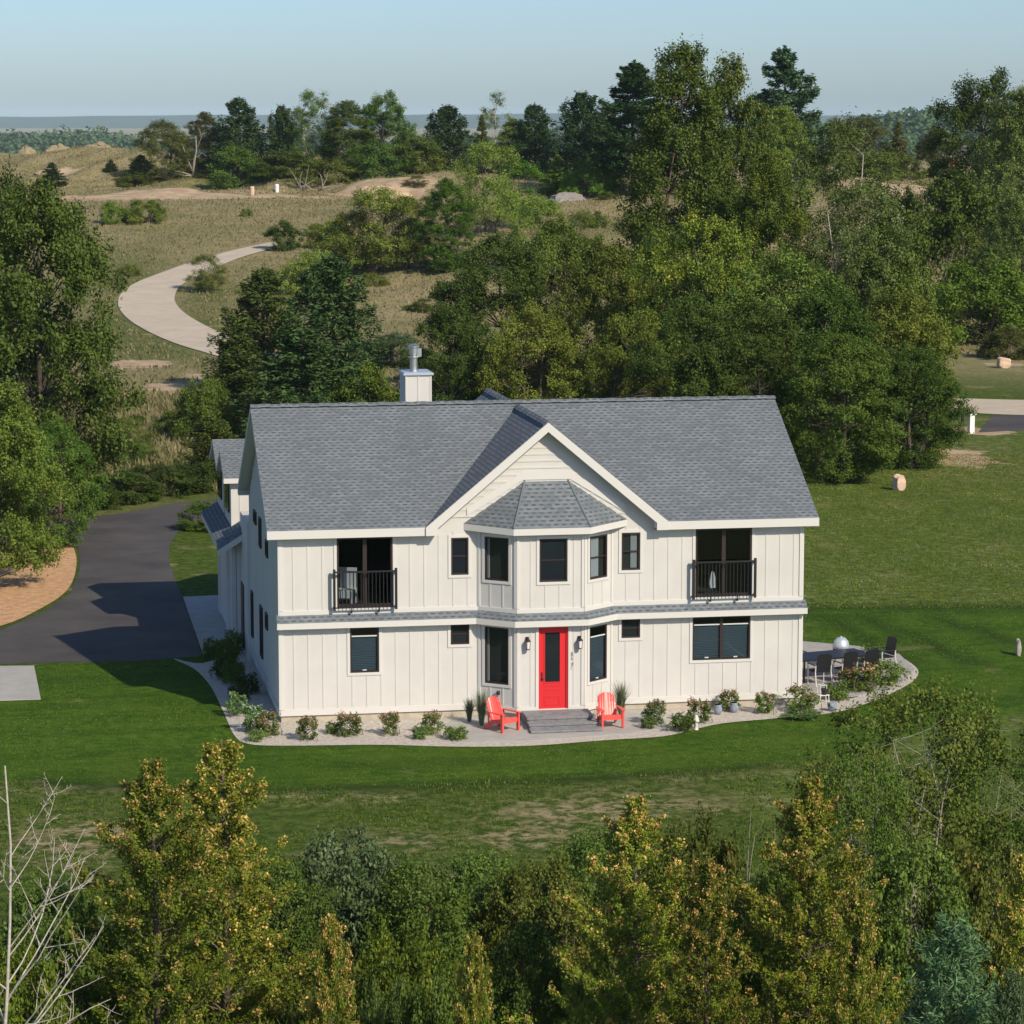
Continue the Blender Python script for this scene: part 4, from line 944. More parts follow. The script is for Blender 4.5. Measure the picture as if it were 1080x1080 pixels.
def cedar(seed, h=6.0, r=2.0, leaf=.072, n_br=122, per=125):
    """arborvitae-like tree near the camera: upswept branches with plumes of sprays, plume ends hung with tan seed cones"""
    rng = np.random.default_rng(seed); wood = MB(); lead = [(0, 0, -.2), (rng.normal() * .08, rng.normal() * .08, h * .5), (0, 0, h)]
    wood.tube(lead, [.10, .06, .012], 8); F, K = [], []
    lobes = rng.uniform(0, 6.28, 3)
    for i in range(n_br):
        t = (i + .5) / n_br; z = .2 + (h - .35) * t ** .9; a = i * 2.399 + rng.normal() * .35; tt = z / h
        L_ = (r * (1.02 - tt) ** .95 * rng.uniform(.35, 1.25) * (1 + .22 * math.sin(2 * a + lobes[0]) + .18 * math.sin(9 * tt + lobes[1]))) + .10
        s = np.array([0, 0, max(0, z - .25 * L_)]); e = np.array([math.cos(a) * L_, math.sin(a) * L_, z + .34 * L_ + rng.normal() * .10])
        path = limb_path(s, e, rng, .25, 5); wood.tube(path, [.022, .018, .013, .009, .004], 4, False); pp = np.array(path)
        ns = max(3, int(4.8 * L_) + 2)
        for j in range(ns):
            u = .25 + .75 * (j + rng.uniform()) / ns; k = min(3, int(u * 4)); q = pp[k] + (pp[k + 1] - pp[k]) * (u * 4 - k)
            dirn = nrm(np.array([math.cos(a + rng.normal() * .8), math.sin(a + rng.normal() * .8), .65 + rng.normal() * .35])); pl = rng.uniform(.20, .48) * (.65 + .35 * min(L_, 1.4)) * (.40 + .60 * min(1, (1 - tt) * 2.2))
            n = int(per / 1.9 * rng.uniform(.6, 1.3)); v = rng.uniform(0, 1, n); P = q + dirn * (v * pl)[:, None] + rng.normal(size=(n, 3)) * (.075 * (1.15 - v * .8))[:, None]
            F.append(leafq(P, leaf, rng, None, 0, .35, .45, dirn, .5))
            pc = (.12 + .70 * tt ** 1.5) * (1.25 if u > .6 else .45)
            if rng.uniform() < pc:
                m_ = int(rng.uniform(14, 34)); v = rng.uniform(.55, 1.15, m_); P = q + dirn * (v * pl)[:, None] + rng.normal(size=(m_, 3)) * .042
                K.append(leafq(P, .058, rng, None, 0, .3, .7, dirn, .8))
    return wood, np.concatenate(F), np.concatenate(K)
def bare(seed, h=8.0, r=.09, lean=(0.15, 0)):
    rng = np.random.default_rng(seed); w = MB()
    def grow(p, d, L_, rad, lev):
        n = 6; path = [np.array(p)]; dd = np.array(d, float)
        for i in range(n): dd = nrm(dd + rng.normal(size=3) * .07 + np.array([0, 0, .05])); path.append(path[-1] + dd * L_ / n)
        w.tube(path, list(np.linspace(rad, rad * .35, n + 1)), 6 if lev < 2 else 4, False)
        if lev >= 3: return
        for k in range({0: 19, 1: 5, 2: 2}[lev]):
            u = rng.uniform(.12 if lev == 0 else .3, .98); i = min(n - 1, int(u * n)); q = path[i] + (path[i + 1] - path[i]) * (u * n - i)
            ax = nrm(rng.normal(size=3)); side = nrm(np.cross(dd, ax)); nd = nrm(dd * .5 + side * rng.uniform(.55, .95) + np.array([0, 0, .12])); grow(q, nd, L_ * rng.uniform(.26, .46) * (1.3 - u * .95), rad * (1.1 - u) * .42 + .005, lev + 1)
    grow((0, 0, -.2), nrm(np.array([lean[0] / 4, lean[1] / 4, 1])), h, r, 0); return w

PROTO = {}
def proto(key, w0, h0, wood, V, wood_m, leaf_m, extra=None):
    PROTO[key] = dict(w=w0, h=h0, wood=wood.mesh('trunk', M[wood_m], True, False), leaf=qmesh('crown', V, LM[leaf_m]), extra=extra)
R_ = [(0, .75), (.25, 1), (.55, .95), (.8, .7), (1, .25)]
TALL = [(0, .7), (.15, .95), (.4, 1.0), (.65, .88), (.85, .55), (1, .12)]
OVAL = [(0, .35), (.2, .8), (.5, 1.0), (.75, .85), (.92, .5), (1, .15)]
def size_of(V): return float(np.percentile(np.abs(V[:, :, :2]), 98) * 2), float(np.percentile(V[:, :, 2], 99.9))
def mk(key, res, wm, lm, extra=None):
    w, V = res[0], res[1]; a, b = size_of(V); proto(key, a, b, w, V, wm, lm, extra)
mk('oak', decid(11, 12, 4.6, 1.2, 95, 330, .24, R_, clump_r=1.0), 'bark_dark', 'oak')
mk('oak2', decid(12, 13, 5.0, .8, 110, 320, .25, OVAL, clump_r=1.05), 'bark_dark', 'oak')
mk('broad', decid(13, 10, 4.2, .4, 85, 320, .22, R_, clump_r=.95), 'bark', 'olive')
mk('broad2', decid(14, 11, 4.4, .5, 90, 320, .23, OVAL, clump_r=.95, stems=2, spread=.25), 'bark', 'olive')
mk('tall', decid(15, 20, 4.2, .3, 185, 280, .26, TALL, clump_r=1.0, stems=2, spread=.12), 'bark', 'poplar')
mk('tall2', decid(16, 18, 3.6, .5, 150, 280, .25, TALL, clump_r=.95), 'bark', 'poplar')
mk('birch', decid(17, 14, 3.8, 1.5, 85, 190, .22, OVAL, clump_r=.95, stems=2, spread=.75, loose=.7, trunk_r=.16), 'bark_pale', 'birch')
mk('bush', decid(18, 3.6, 2.0, .15, 40, 260, .17, R_, clump_r=.6, trunk_r=.07, stems=3, spread=.35), 'bark', 'oak')
mk('bush2', decid(19, 3.0, 2.2, .10, 42, 260, .16, [(0, .9), (.4, 1), (.8, .7), (1, .3)], clump_r=.6, trunk_r=.06, stems=4, spread=.5), 'bark', 'light')
mk('airy', decid(20, 7, 2.6, .5, 55, 200, .17, OVAL, clump_r=.75, stems=3, spread=.3, loose=.75, trunk_r=.08), 'bark', 'light')
mk('spindle', decid(21, 9, 1.1, .8, 34, 70, .16, OVAL, clump_r=.5, loose=.8, trunk_r=.07), 'bark_pale', 'birch')
mk('pine', conifer(31, 10, 3.4, .7, .55, 7, .34, 60, -.02, .35, .7, .3, plate=.6), 'bark_dark', 'pine')
mk('pine2', conifer(32, 9, 3.0, .5, .5, 7, .32, 62, .05, .45, .6, .35, plate=.7), 'bark_dark', 'pine')
mk('white_pine', conifer(33, 15, 4.4, 2.6, .80, 7, .36, 130, -.08, .25, .85, .34, plate=.5, taper0=.62), 'bark_dark', 'pine_blue')
mk('fir', conifer(34, 8, 2.2, .3, .42, 7, .28, 62, -.25, .2, .95, .2, plate=.35), 'bark_dark', 'pine')
mk('spruce_near', conifer(35, 5.0, 1.75, .2, .22, 8, .17, 150, .25, .75, .8, .2, aspect=.16, plate=.35, trunk_r=.07), 'bark', 'spruce')
mk('shrub', decid(41, 2.6, 1.5, .08, 60, 300, .085, [(0, .9), (.4, 1), (.8, .75), (1, .35)], clump_r=.42, trunk_r=.035, stems=5, spread=.5), 'bark', 'shrub')
mk('shrub2', decid(42, 2.2, 1.7, .06, 60, 280, .095, [(0, .95), (.4, 1), (.8, .8), (1, .4)], clump_r=.42, trunk_r=.035, stems=5, spread=.5, loose=.65), 'bark', 'shrub')
mk('leggy', decid(43, 6.4, 3.0, 1.4, 85, 230, .105, [(0, .55), (.3, .9), (.6, 1.0), (.85, .85), (1, .45)], clump_r=.62, stems=5, spread=.42, loose=.8, trunk_r=.055), 'bark_pale', 'olive')
mk('sapling', decid(44, 4.2, .7, .8, 20, 45, .07, OVAL, clump_r=.34, stems=3, spread=.5, loose=.8, trunk_r=.025), 'bark_pale', 'shrub_red')
for key, sd, hh, rr in (('cedar', 51, 6.0, 2.1), ('cedar2', 52, 6.0, 2.0), ('cedar3', 53, 5.0, 1.9)):
    w, F, K = cedar(sd, hh, rr); mk(key, (w, F), 'bark', 'cedar', qmesh('cones', K, LM['cedar_cone']))

used_names = {}
def plant(key, px, top, d, wpx, label, cat='tree', name='tree', group=None, leaf=None, wood=None, rz=None, base=None):
    """a tree standing at distance d from the drone; its height follows from how tall it looks"""
    if base is not None: q = G(px, base); d = float((q - CAM) @ FH)
    pr = PROTO[key]; p = spot(px, d); hgt = height_at(top, d) - p[2]; wm = wpx * d / FPX
    sx, sz = wm / pr['w'], hgt / pr['h']
    rng = random.Random(hash((round(px), round(top), round(d))) & 0xffff)
    t = empty(name, p + np.array([0, 0, -.05]), rng.uniform(0, 6.28) if rz is None else rz, label, cat, group); t.scale = (sx, sx, sz)
    for part, me, sub in (('trunk', pr['wood'], wood and M[wood]), ('crown', pr['leaf'], leaf and LM[leaf])):
        o = link(part, me, t)
        if sub: o.material_slots[0].link = 'OBJECT'; o.material_slots[0].material = sub
    if pr['extra']: link('cones', pr['extra'], t)
    return t
GS_, GB, GH, GF, GL = 'trees along the skyline', 'trees close behind the house', 'bushes on the dry hillside', 'trees and shrubs in the foreground', 'trees by the driveway'
# skyline row
P_ = plant
P_('broad', 172, 126, 392, 62, 'low olive-brown tree at the left end of the skyline row, left of the grey snag', group=GS_, leaf='brown')
P_('tall2', 216, 118, 394, 40, 'narrow olive tree right behind the grey dead snag on the skyline', group=GS_, leaf='brown')
P_('pine', 253, 103, 390, 62, 'pointed dark pine on the skyline, first conifer right of the dead snag', 'pine tree', 'pine_tree', GS_)
P_('pine2', 298, 111, 388, 40, 'ragged narrow pine with bent tip on the skyline, between pointed pine and tall airy tree', 'pine tree', 'pine_tree', GS_)
P_('birch', 332, 94, 386, 52, 'tall airy tree with see-through top on the skyline above the fallen grey branches', group=GS_, leaf='oak')
P_('tall2', 367, 106, 384, 56, 'wide dark leafy tree on the skyline left of the round-topped oak', group=GS_, leaf='oak')
P_('oak', 408, 96, 386, 66, 'round-topped dark oak standing tallest in the left half of the skyline', group=GS_)
P_('bush', 440, 143, 376, 62, 'low rounded green tree below and right of the round-topped oak', group=GS_, leaf='olive')
P_('pine2', 473, 111, 384, 58, 'bushy dark pine on the skyline with blue hills showing on both sides', 'pine tree', 'pine_tree', GS_)
P_('spindle', 523, 96, 392, 34, 'thin pale see-through poplar standing against the sky', group=GS_)
P_('fir', 508, 121, 388, 24, 'small dark brownish spruce at the foot of the thin pale poplar', 'spruce tree', 'spruce_tree', GS_, leaf='pine_warm')
P_('tall2', 541, 125, 384, 40, 'olive leafy tree just right of the thin pale poplar', group=GS_, leaf='olive')
P_('pine', 564, 110, 382, 56, 'blue-green pine on the skyline right of the thin pale poplar', 'pine tree', 'pine_tree', GS_)
P_('pine2', 614, 97, 372, 66, 'dense nearly black pine on the skyline above the orange sand pile', 'pine tree', 'pine_tree', GS_)
P_('pine', 641, 112, 366, 44, 'dark pine squeezed between the nearly black pine and the large layered pine', 'pine tree', 'pine_tree', GS_)
P_('white_pine', 668, 66, 345, 96, 'large layered dark pine directly left of the tallest poplar', 'pine tree', 'pine_tree', GS_, leaf='pine')
P_('white_pine', 826, 51, 338, 92, 'lone tall white pine with flat layered branches against the open sky', 'pine tree', 'pine_tree', GS_)
P_('tall', 822, 112, 300, 70, 'soft light green tree in front of the lone white pine', group=GS_, leaf='light')
P_('broad', 880, 124, 380, 50, 'dark olive tree on the skyline just right of the lone white pine', group=GS_, leaf='olive')
P_('broad2', 908, 121, 398, 58, 'brownish round tree on the skyline above the pale sandy patch at right', group=GS_, leaf='brown')
P_('fir', 947, 128, 398, 26, 'small brownish cone-shaped tree alone on the skyline at right', group=GS_, leaf='brown')
P_('broad', 988, 133, 400, 50, 'grey-green round tree beside the orange digging machine', group=GS_, leaf='brown')
P_('oak', 1040, 74, 285, 130, 'huge dark oak rising above the skyline at the right edge', group=GS_, leaf='dark')
P_('tall', 1072, 92, 250, 88, 'silvery green poplar in front of the huge dark oak at the right edge', group=GS_, leaf='birch')
P_('bush', 300, 158, 376, 70, 'dark brush at the base of the ragged narrow pine', 'bush', 'bush', GS_)
P_('bush2', 345, 168, 372, 70, 'green brush beneath the tall airy skyline tree', 'bush', 'bush', GS_, leaf='olive')
P_('bush', 395, 150, 374, 74, 'dark rounded brush beneath the round-topped oak', 'bush', 'bush', GS_)
P_('bush', 250, 152, 380, 60, 'dark green brush below the pointed skyline pine', 'bush', 'bush', GS_)
P_('fir', 588, 163, 350, 34, 'bright green young pine on the slope left of the nearly black pine', 'pine tree', 'pine_tree', GH, leaf='bright')
P_('fir', 648, 152, 352, 30, 'bright young pine standing beside the orange sand pile', 'pine tree', 'pine_tree', GH, leaf='bright')
P_('bush2', 620, 168, 346, 50, 'bright green bush in front of the nearly black pine', 'bush', 'bush', GH, leaf='bright')
# hillside
P_('fir', 55, 171, 372, 28, 'small dark conifer on the hillside at far left, above the sandy track', 'conifer', 'conifer', GH, base=196)
P_('fir', 149, 163, 380, 34, 'solitary dark round-topped pine on the grassy knoll above the sandy track', 'pine tree', 'pine_tree', GH, base=193)
P_('fir', 117, 168, 386, 15, 'tiny dark conifer on the grassy knoll left of the solitary pine', 'conifer', 'conifer', GH, base=181)
P_('bush2', 140, 181, 372, 40, 'low olive bush under the solitary pine on the knoll', 'bush', 'bush', GH, leaf='olive', base=197)
P_('bush', 118, 211, 340, 26, 'small green bush just below the sandy track at left', 'bush', 'bush', GH, leaf='bright', base=236)
P_('bush2', 153, 209, 345, 44, 'loose grey-green bush below the sandy track, right of the small green one', 'bush', 'bush', GH, leaf='olive', base=235)
P_('bush', 299, 231, 302, 36, 'dense round dark bush at the upper end of the gravel road', 'bush', 'bush', GH, base=264)
P_('airy', 217, 267, 262, 40, 'pale wispy young tree on the inside of the gravel road bend', 'young tree', 'tree', GH, leaf='light', base=308)
P_('airy', 398, 196, 290, 92, 'wide feathery light-green tree on the slope left of the pale trunked tree', group=GH, leaf='light', base=288)
P_('airy', 372, 222, 280, 66, 'feathery olive bush at the left foot of the wide feathery tree', 'bush', 'bush', GH, leaf='olive', base=285)
P_('airy', 428, 206, 284, 70, 'feathery green tree at the right side of the wide feathery tree', group=GH, leaf='olive', base=284)
P_('tall2', 470, 188, 278, 56, 'light green tree with visible pale trunk above the dry grass gully', group=GH, leaf='bright', base=286)
P_('airy', 516, 148, 300, 74, 'tall yellow-green tree on the slope directly below the thin pale poplar', group=GH, leaf='light', base=245)
P_('airy', 548, 168, 296, 60, 'yellow-green bushy tree beside the small white object on the slope', group=GH, leaf='bright', base=240)
P_('airy', 566, 205, 262, 66, 'yellow-green young tree left of the grey gravel pile', group=GH, leaf='light', base=290)
P_('airy', 618, 222, 250, 60, 'loose olive young tree below the grey gravel pile', group=GH, leaf='olive', base=290)
P_('bush2', 330, 262, 262, 60, 'low yellow-green scrub on the slope above the two dark pines', 'bush', 'bush', GH, leaf='light', base=310)
P_('bush2', 352, 232, 286, 46, 'olive scrub beside the reddish bare spot on the slope', 'bush', 'bush', GH, leaf='olive', base=262)
P_('bush2', 440, 318, 236, 26, 'little green clump alone in the dry grass gully', 'bush', 'bush', GH, leaf='bright', base=328)
P_('bush2', 414, 350, 205, 80, 'grey-green scrub at the bottom of the dry grass gully above the chimney', 'bush', 'bush', GH, leaf='shrub_blue')
P_('bush', 448, 366, 192, 60, 'dark green scrub right behind the chimney pipe', 'bush', 'bush', GH)
P_('bush', 1003, 183, 240, 120, 'broad dark bush on the right, above the long bright hedge', 'bush', 'bush', GH, leaf='oak')
P_('bush', 950, 196, 262, 70, 'dark green bush under the pale sandy patch at right', 'bush', 'bush', GH, leaf='oak')
P_('bush2', 1032, 272, 222, 130, 'long bright green hedge-like bush at the right edge', 'bush', 'bush', GH, leaf='bright')
P_('bush2', 930, 158, 380, 90, 'row of low green scrub along the skyline at right', 'bush', 'bush', GH, leaf='olive')
P_('bush2', 1062, 342, 214, 54, 'brownish dry bush beyond the right-hand gravel road', 'bush', 'bush', GH, leaf='brown', base=378)
P_('tall', 1066, 205, 226, 70, 'pale leafed tree at the right edge behind the bright hedge', group=GH, leaf='birch')
# left of centre: two dark pines
P_('pine', 279, 283, 186, 96, 'dark bushy pine left of the chimney, beside the lower end of the gravel road', 'pine tree', 'pine_tree', GB, leaf='pine_warm')
P_('pine2', 352, 270, 178, 104, 'grey-green pine immediately left of the chimney', 'pine tree', 'pine_tree', GB, leaf='pine')
P_('pine2', 252, 352, 160, 84, 'small dark pine with spiky top overlapping the lower gravel road', 'pine tree', 'pine_tree', GB, leaf='pine_warm')
P_('pine', 320, 345, 152, 130, 'dark pine low behind the left half of the main roof', 'pine tree', 'pine_tree', GB)
P_('bush', 388, 380, 150, 80, 'dark leafy bush behind the roof just left of the chimney', 'bush', 'bush', GB)
P_('bush2', 216, 395, 156, 64, 'yellow-green bush at the left foot of the small spiky pine', 'bush', 'bush', GB, leaf='olive')
P_('pine2', 222, 438, 138, 62, 'dark small pine beside the garage dormers', 'pine tree', 'pine_tree', GB, leaf='pine_warm')
P_('bush', 215, 527, 122, 56, 'dark bush on the lawn strip between driveway and garage', 'bush', 'bush', GB, leaf='oak')
# mass behind the house
P_('oak2', 525, 246, 172, 128, 'dark oak at the left end of the tree mass behind the house', group=GB, leaf='dark')
P_('broad2', 585, 226, 178, 120, 'olive tree behind the cross gable, second from the left in the mass', group=GB)
P_('oak', 482, 312, 152, 96, 'low dark tree right of the chimney, touching the roof ridge', group=GB, leaf='dark')
P_('broad', 640, 250, 168, 120, 'mid-green tree behind the centre of the roof with pale ground showing below', group=GB)
P_('broad2', 560, 318, 150, 110, 'lower olive tree just above the cross gable ridge', group=GB)
P_('broad', 660, 325, 148, 96, 'lower green tree above the centre right of the roof ridge', group=GB)
P_('oak', 692, 238, 176, 90, 'dark leafy tree at the left foot of the tallest poplar', group=GB)
P_('tall', 716, 46, 190, 132, 'tallest poplar, dense dark green column rising high above the skyline', group=GB)
P_('tall2', 768, 60, 196, 92, 'slightly shorter poplar standing at the right shoulder of the tallest one', group=GB)
P_('broad2', 742, 222, 160, 130, 'leafy tree with yellowing patches in front of the tallest poplar', group=GB, leaf='yellowing')
P_('oak2', 728, 310, 142, 110, 'dark tree above the roof ridge at right of centre', group=GB, leaf='dark')
P_('birch', 872, 122, 186, 130, 'airy tree with pale forked trunk right of the tallest poplar', group=GB, wood='bark_pale')
P_('birch', 910, 190, 176, 110, 'airy silver-leafed tree right of the pale forked trunk', group=GB)
P_('tall2', 806, 160, 182, 90, 'dark green tree filling the gap between the poplars and the pale forked trunk', group=GB, leaf='yellowing')
P_('broad2', 828, 262, 156, 140, 'wide leafy tree above the right end of the roof ridge', group=GB, leaf='poplar')
P_('oak2', 795, 318, 142, 120, 'dark broad tree touching the right half of the roof ridge', group=GB, leaf='dark')
P_('broad', 868, 300, 146, 140, 'bright mid-green tree right of the roof end', group=GB, leaf='oak')
P_('oak2', 886, 352, 138, 130, 'low dark tree right beside the roof corner, behind the boulder', group=GB, leaf='oak')
P_('broad', 946, 300, 150, 130, 'right-hand rounded tree of the mass behind the house', group=GB, leaf='olive')
P_('broad2', 962, 362, 144, 104, 'lowest outer tree of the mass, beside the mailbox, over the boulder', group=GB, leaf='oak')
P_('broad', 930, 232, 176, 110, 'olive tree standing tall behind the rounded right-hand tree', group=GB, leaf='poplar')
# left side
P_('oak2', 42, 190, 126, 200, 'big dark oak at the left edge reaching above the gravel road', group=GL, leaf='dark')
P_('oak', -6, 165, 134, 130, 'dark tree cut by the left frame edge behind the big oak', group=GL, leaf='dark')
P_('oak', -14, 385, 106, 148, 'sunlit yellow-green tree on the wood chip island at left', group=GL, leaf='olive')
P_('broad2', 58, 440, 117, 92, 'mid-green tree low between the big oak and the asphalt drive', group=GL, leaf='oak')
P_('bush', 98, 500, 136, 60, 'dark low bush at the left end of the far drive edge', 'bush', 'bush', GL, leaf='dark', base=537)  # row of bushes with dark leaf colour along the drive edge
P_('bush2', 168, 488, 140, 84, 'dark scrub along the drive, right of the middle of the drive edge', 'bush', 'bush', GL, leaf='dark', base=522)
P_('bush', 132, 494, 140, 70, 'dark scrub bush at the middle of the far drive edge', 'bush', 'bush', GL, leaf='dark', base=530)
P_('bush2', 200, 486, 140, 60, 'dark scrub bush where the drive disappears behind the garage', 'bush', 'bush', GL, leaf='dark', base=516)
P_('airy', 135, 440, 150, 50, 'pale young bush on the dry slope above the asphalt drive', 'bush', 'bush', GL, leaf='light')
# foreground belt
P_('cedar', 165, 800, 51, 215, 'left one of the paired tan-tipped cedars at lower left', 'cedar tree', 'cedar_tree', GF)
P_('cedar2', 238, 782, 53, 200, 'taller right one of the paired tan-tipped cedars at lower left', 'cedar tree', 'cedar_tree', GF)
P_('cedar3', 350, 965, 45.5, 110, 'small tan-tipped cedar cut by the bottom edge, right of the paired cedars', 'cedar tree', 'cedar_tree', GF)
P_('cedar3', 500, 985, 45, 96, 'narrow tan cedar at bottom centre, alone beside the dry grass', 'cedar tree', 'cedar_tree', GF)
P_('cedar', 668, 838, 50, 190, 'broad yellow-green cedar right of bottom centre', 'cedar tree', 'cedar_tree', GF)
P_('cedar2', 742, 905, 48, 150, 'lower yellow-green cedar filling the gap right of the broad one', 'cedar tree', 'cedar_tree', GF)
P_('cedar', 850, 818, 50, 190, 'golden-tipped pointed cedar at lower right', 'cedar tree', 'cedar_tree', GF)
P_('cedar3', 900, 930, 47, 130, 'green cedar at the right foot of the golden-tipped pointed one', 'cedar tree', 'cedar_tree', GF)
P_('cedar2', 1074, 900, 47, 120, 'golden cedar cut by the right frame edge beside the blue-green spruce', 'cedar tree', 'cedar_tree', GF)
P_('spruce_near', 1000, 965, 43.5, 150, 'blue-green soft spruce in the bottom right corner', 'spruce tree', 'spruce_tree', GF)
P_('spruce_near', 1060, 1020, 42, 90, 'small spruce tip in the bottom right corner, right of the larger spruce', 'spruce tree', 'spruce_tree', GF)
P_('leggy', 962, 716, 58, 215, 'tall leafy tree with pale bare stems at right, overlapping the patio bed', group=GF, leaf='olive')
P_('leggy', 1058, 765, 58.5, 140, 'leafy tree with thin grey stems at the right edge', group=GF, leaf='oak')
P_('leggy', 905, 790, 56, 120, 'dark leafy tree between pointed cedar and pale-stemmed tree', group=GF, leaf='oak')
P_('sapling', 800, 815, 53, 70, 'thin reddish-leaved sapling with bare grey twigs left of the golden-tipped cedar', 'sapling', 'sapling', GF)
P_('shrub2', 365, 868, 58, 140, 'blue-green leafy shrub at the lawn edge right of the paired cedars', 'shrub', 'shrub', GF, leaf='shrub_blue')
P_('shrub', 300, 905, 56, 120, 'dark green shrub tucked against the paired cedars', 'shrub', 'shrub', GF)
P_('shrub', 440, 905, 57, 130, 'dark green shrub at the lawn edge, left of bottom centre', 'shrub', 'shrub', GF)
P_('shrub2', 425, 965, 51, 130, 'shrub with yellow goldenrod bloom left of the narrow tan cedar', 'shrub', 'shrub', GF, leaf='goldenrod')
P_('shrub', 515, 895, 58, 120, 'very dark round shrub at the middle of the lawn edge', 'shrub', 'shrub', GF)
P_('shrub2', 572, 900, 57, 120, 'shrub with red leaf sprays at the middle of the lawn edge', 'shrub', 'shrub', GF, leaf='shrub_red')
P_('shrub', 625, 872, 59, 110, 'dark shrub at the lawn edge left of the broad yellow-green cedar', 'shrub', 'shrub', GF)
P_('shrub2', 738, 855, 57, 110, 'rust and green shrub between broad cedar and sapling', 'shrub', 'shrub', GF, leaf='shrub_red')
P_('shrub', 556, 965, 52, 100, 'mid-green shrub above the dry grass at bottom centre', 'shrub', 'shrub', GF)
P_('shrub2', 470, 1015, 47, 110, 'leafy shrub at the bottom edge left of the narrow tan cedar', 'shrub', 'shrub', GF, leaf='shrub')
P_('shrub2', 410, 1025, 47.5, 84, 'bright leafy shrub at the bottom edge between two small cedars', 'shrub', 'shrub', GF, leaf='garden')
P_('shrub', 60, 925, 52, 140, 'green shrub behind the white dead tree at lower left', 'shrub', 'shrub', GF)
P_('shrub2', 20, 985, 49, 130, 'yellow-green shrub in the bottom left corner at the dead tree foot', 'shrub', 'shrub', GF, leaf='goldenrod')
P_('shrub', 810, 905, 52, 110, 'dark shrub in the gap left of the golden-tipped cedar', 'shrub', 'shrub', GF)
P_('shrub', 960, 880, 53, 150, 'dark shaded shrub under the pale-stemmed tree', 'shrub', 'shrub', GF)
P_('shrub2', 1040, 880, 54, 130, 'brownish shaded shrub under the trees at the right edge', 'shrub', 'shrub', GF, leaf='shrub_red')
# bare tree at lower left
p = spot(-6, 44.0); bt_ = bare(71, 7.6, .042, (.3, 0)); bo = bt_.build('dead_tree', M['dead_wood'], None, smooth=True, fix=False)
bo.location = tuple(p); tag(bo, 'white leafless dead tree with bare branches at the left frame edge', 'dead tree', GF)
# small scrub dotted over the dry slopes
rng = np.random.default_rng(77); ns = 0; i = 0
sp_ = [((75, 320), (222, 300)), ((380, 520), (300, 345)), ((110, 230), (425, 500)), ((90, 250), (170, 196)), ((560, 700), (180, 240)), ((330, 470), (185, 260))]
while ns < 46 and i < 400:
    i += 1; (x0, x1), (y0, y1) = sp_[i % 6]; px, py = rng.uniform(x0, x1), rng.uniform(y0, y1); q = G(px, py)
    if poly_mask([G(*p)[:2] for p in ((100, 330), (180, 250), (310, 240), (310, 268), (230, 300), (260, 350), (390, 400), (340, 425))], np.array([q[0]]), np.array([q[1]]))[0]: continue
    d = float((q - CAM) @ FH); hp = rng.uniform(.5, 1.5) * FPX / d
    t_ = P_(('bush', 'bush2', 'airy')[int(rng.integers(3))], px, py - hp, d, hp * rng.uniform(1.2, 2.2), 'low scrub bush dotted about on the dry grass of the hillside', 'bush', 'scrub_bush', 'scrub dotted over the dry slopes', leaf=('olive', 'brown', 'light', 'oak')[int(rng.integers(4))]); ns += 1
# dead wood on the skyline
p = spot(203, 390); sn = MB(); rng = np.random.default_rng(5)
sn.tube([(0, 0, 0), (.3, 0, 2.5), (.8, .1, 5.0), (.7, 0, 7.6)], [.26, .22, .15, .05], 7); sn.tube([(.1, 0, 1), (-1.0, .2, 3.5), (-1.7, .2, 6.0)], [.2, .13, .05], 6); sn.tube([(.8, .1, 5.0), (1.7, 0, 7.2), (1.3, 0, 9)], [.1, .06, .02], 5)
sn.tube([(0, 0, .3), (-2.2, .3, 1.0), (-3.4, .2, 1.2)], [.16, .12, .05], 6); sn.tube([(-.2, 0, .3), (-1.5, -.4, .3), (-3.0, -.3, .7)], [.16, .1, .05], 6)
o = sn.build('dead_snag', M['grey_wood'], None, True, False); o.location = tuple(p); o.scale = (.75, .75, .74); tag(o, 'grey dead snag with two forked trunks on the skyline at left', 'dead tree')
p = spot(330, 366); fb = MB()
for k in range(9):
    a = rng.uniform(-.4, 3.4); L_ = rng.uniform(1.2, 3.2); s = np.array([rng.uniform(-2.5, 2.5), rng.uniform(-.8, .8), .1]); e = s + np.array([L_ * math.cos(a), rng.normal() * .5, L_ * abs(math.sin(a)) + .5])
    fb.tube(limb_path(s, e, rng, -.25, 5), [.09, .08, .06, .04, .015], 5)
o = fb.build('fallen_branches', M['grey_wood'], None, True, False); o.location = tuple(p); tag(o, 'tangle of grey fallen branches at the foot of the skyline trees', 'dead branches')

# piles and boulders
def pile(name, px, py, w, dpt, hgt, m, label, cat, seed):
    p = G(px, py); rng = np.random.default_rng(seed); mb = MB(); N, K = 28, 9; rings = []
    ph = rng.uniform(0, 6.28, 4)
    for k in range(K + 1):
        t = k / K; row = []
        for j in range(N):
            a = 6.2832 * j / N; rr = (1 - t) * (1 + .18 * math.sin(2 * a + ph[0]) + .12 * math.sin(3 * a + ph[1]) + .07 * math.sin(7 * a + ph[2] + t * 5))
            z = hgt * (1 - (1 - t) ** 2.2) * (1 + .06 * math.sin(4 * a + ph[3])) - .5 * (1 - t) ** 3
            z += hgt * .07 * math.sin(5 * a + 9 * t + ph[1]) * (1 - t) + hgt * .05 * rng.normal() * (t > 0)
            row.append((w / 2 * rr * math.cos(a) + rng.normal() * .03 * w, dpt / 2 * rr * math.sin(a), z))
        rings.append(row)
    for r0, r1 in zip(rings, rings[1:]):
        for j in range(N): mb.face([r0[j], r0[(j + 1) % N], r1[(j + 1) % N], r1[j]])
    o = mb.build(name, m, None, False, False); o.location = tuple(p); return tag(o, label, cat)
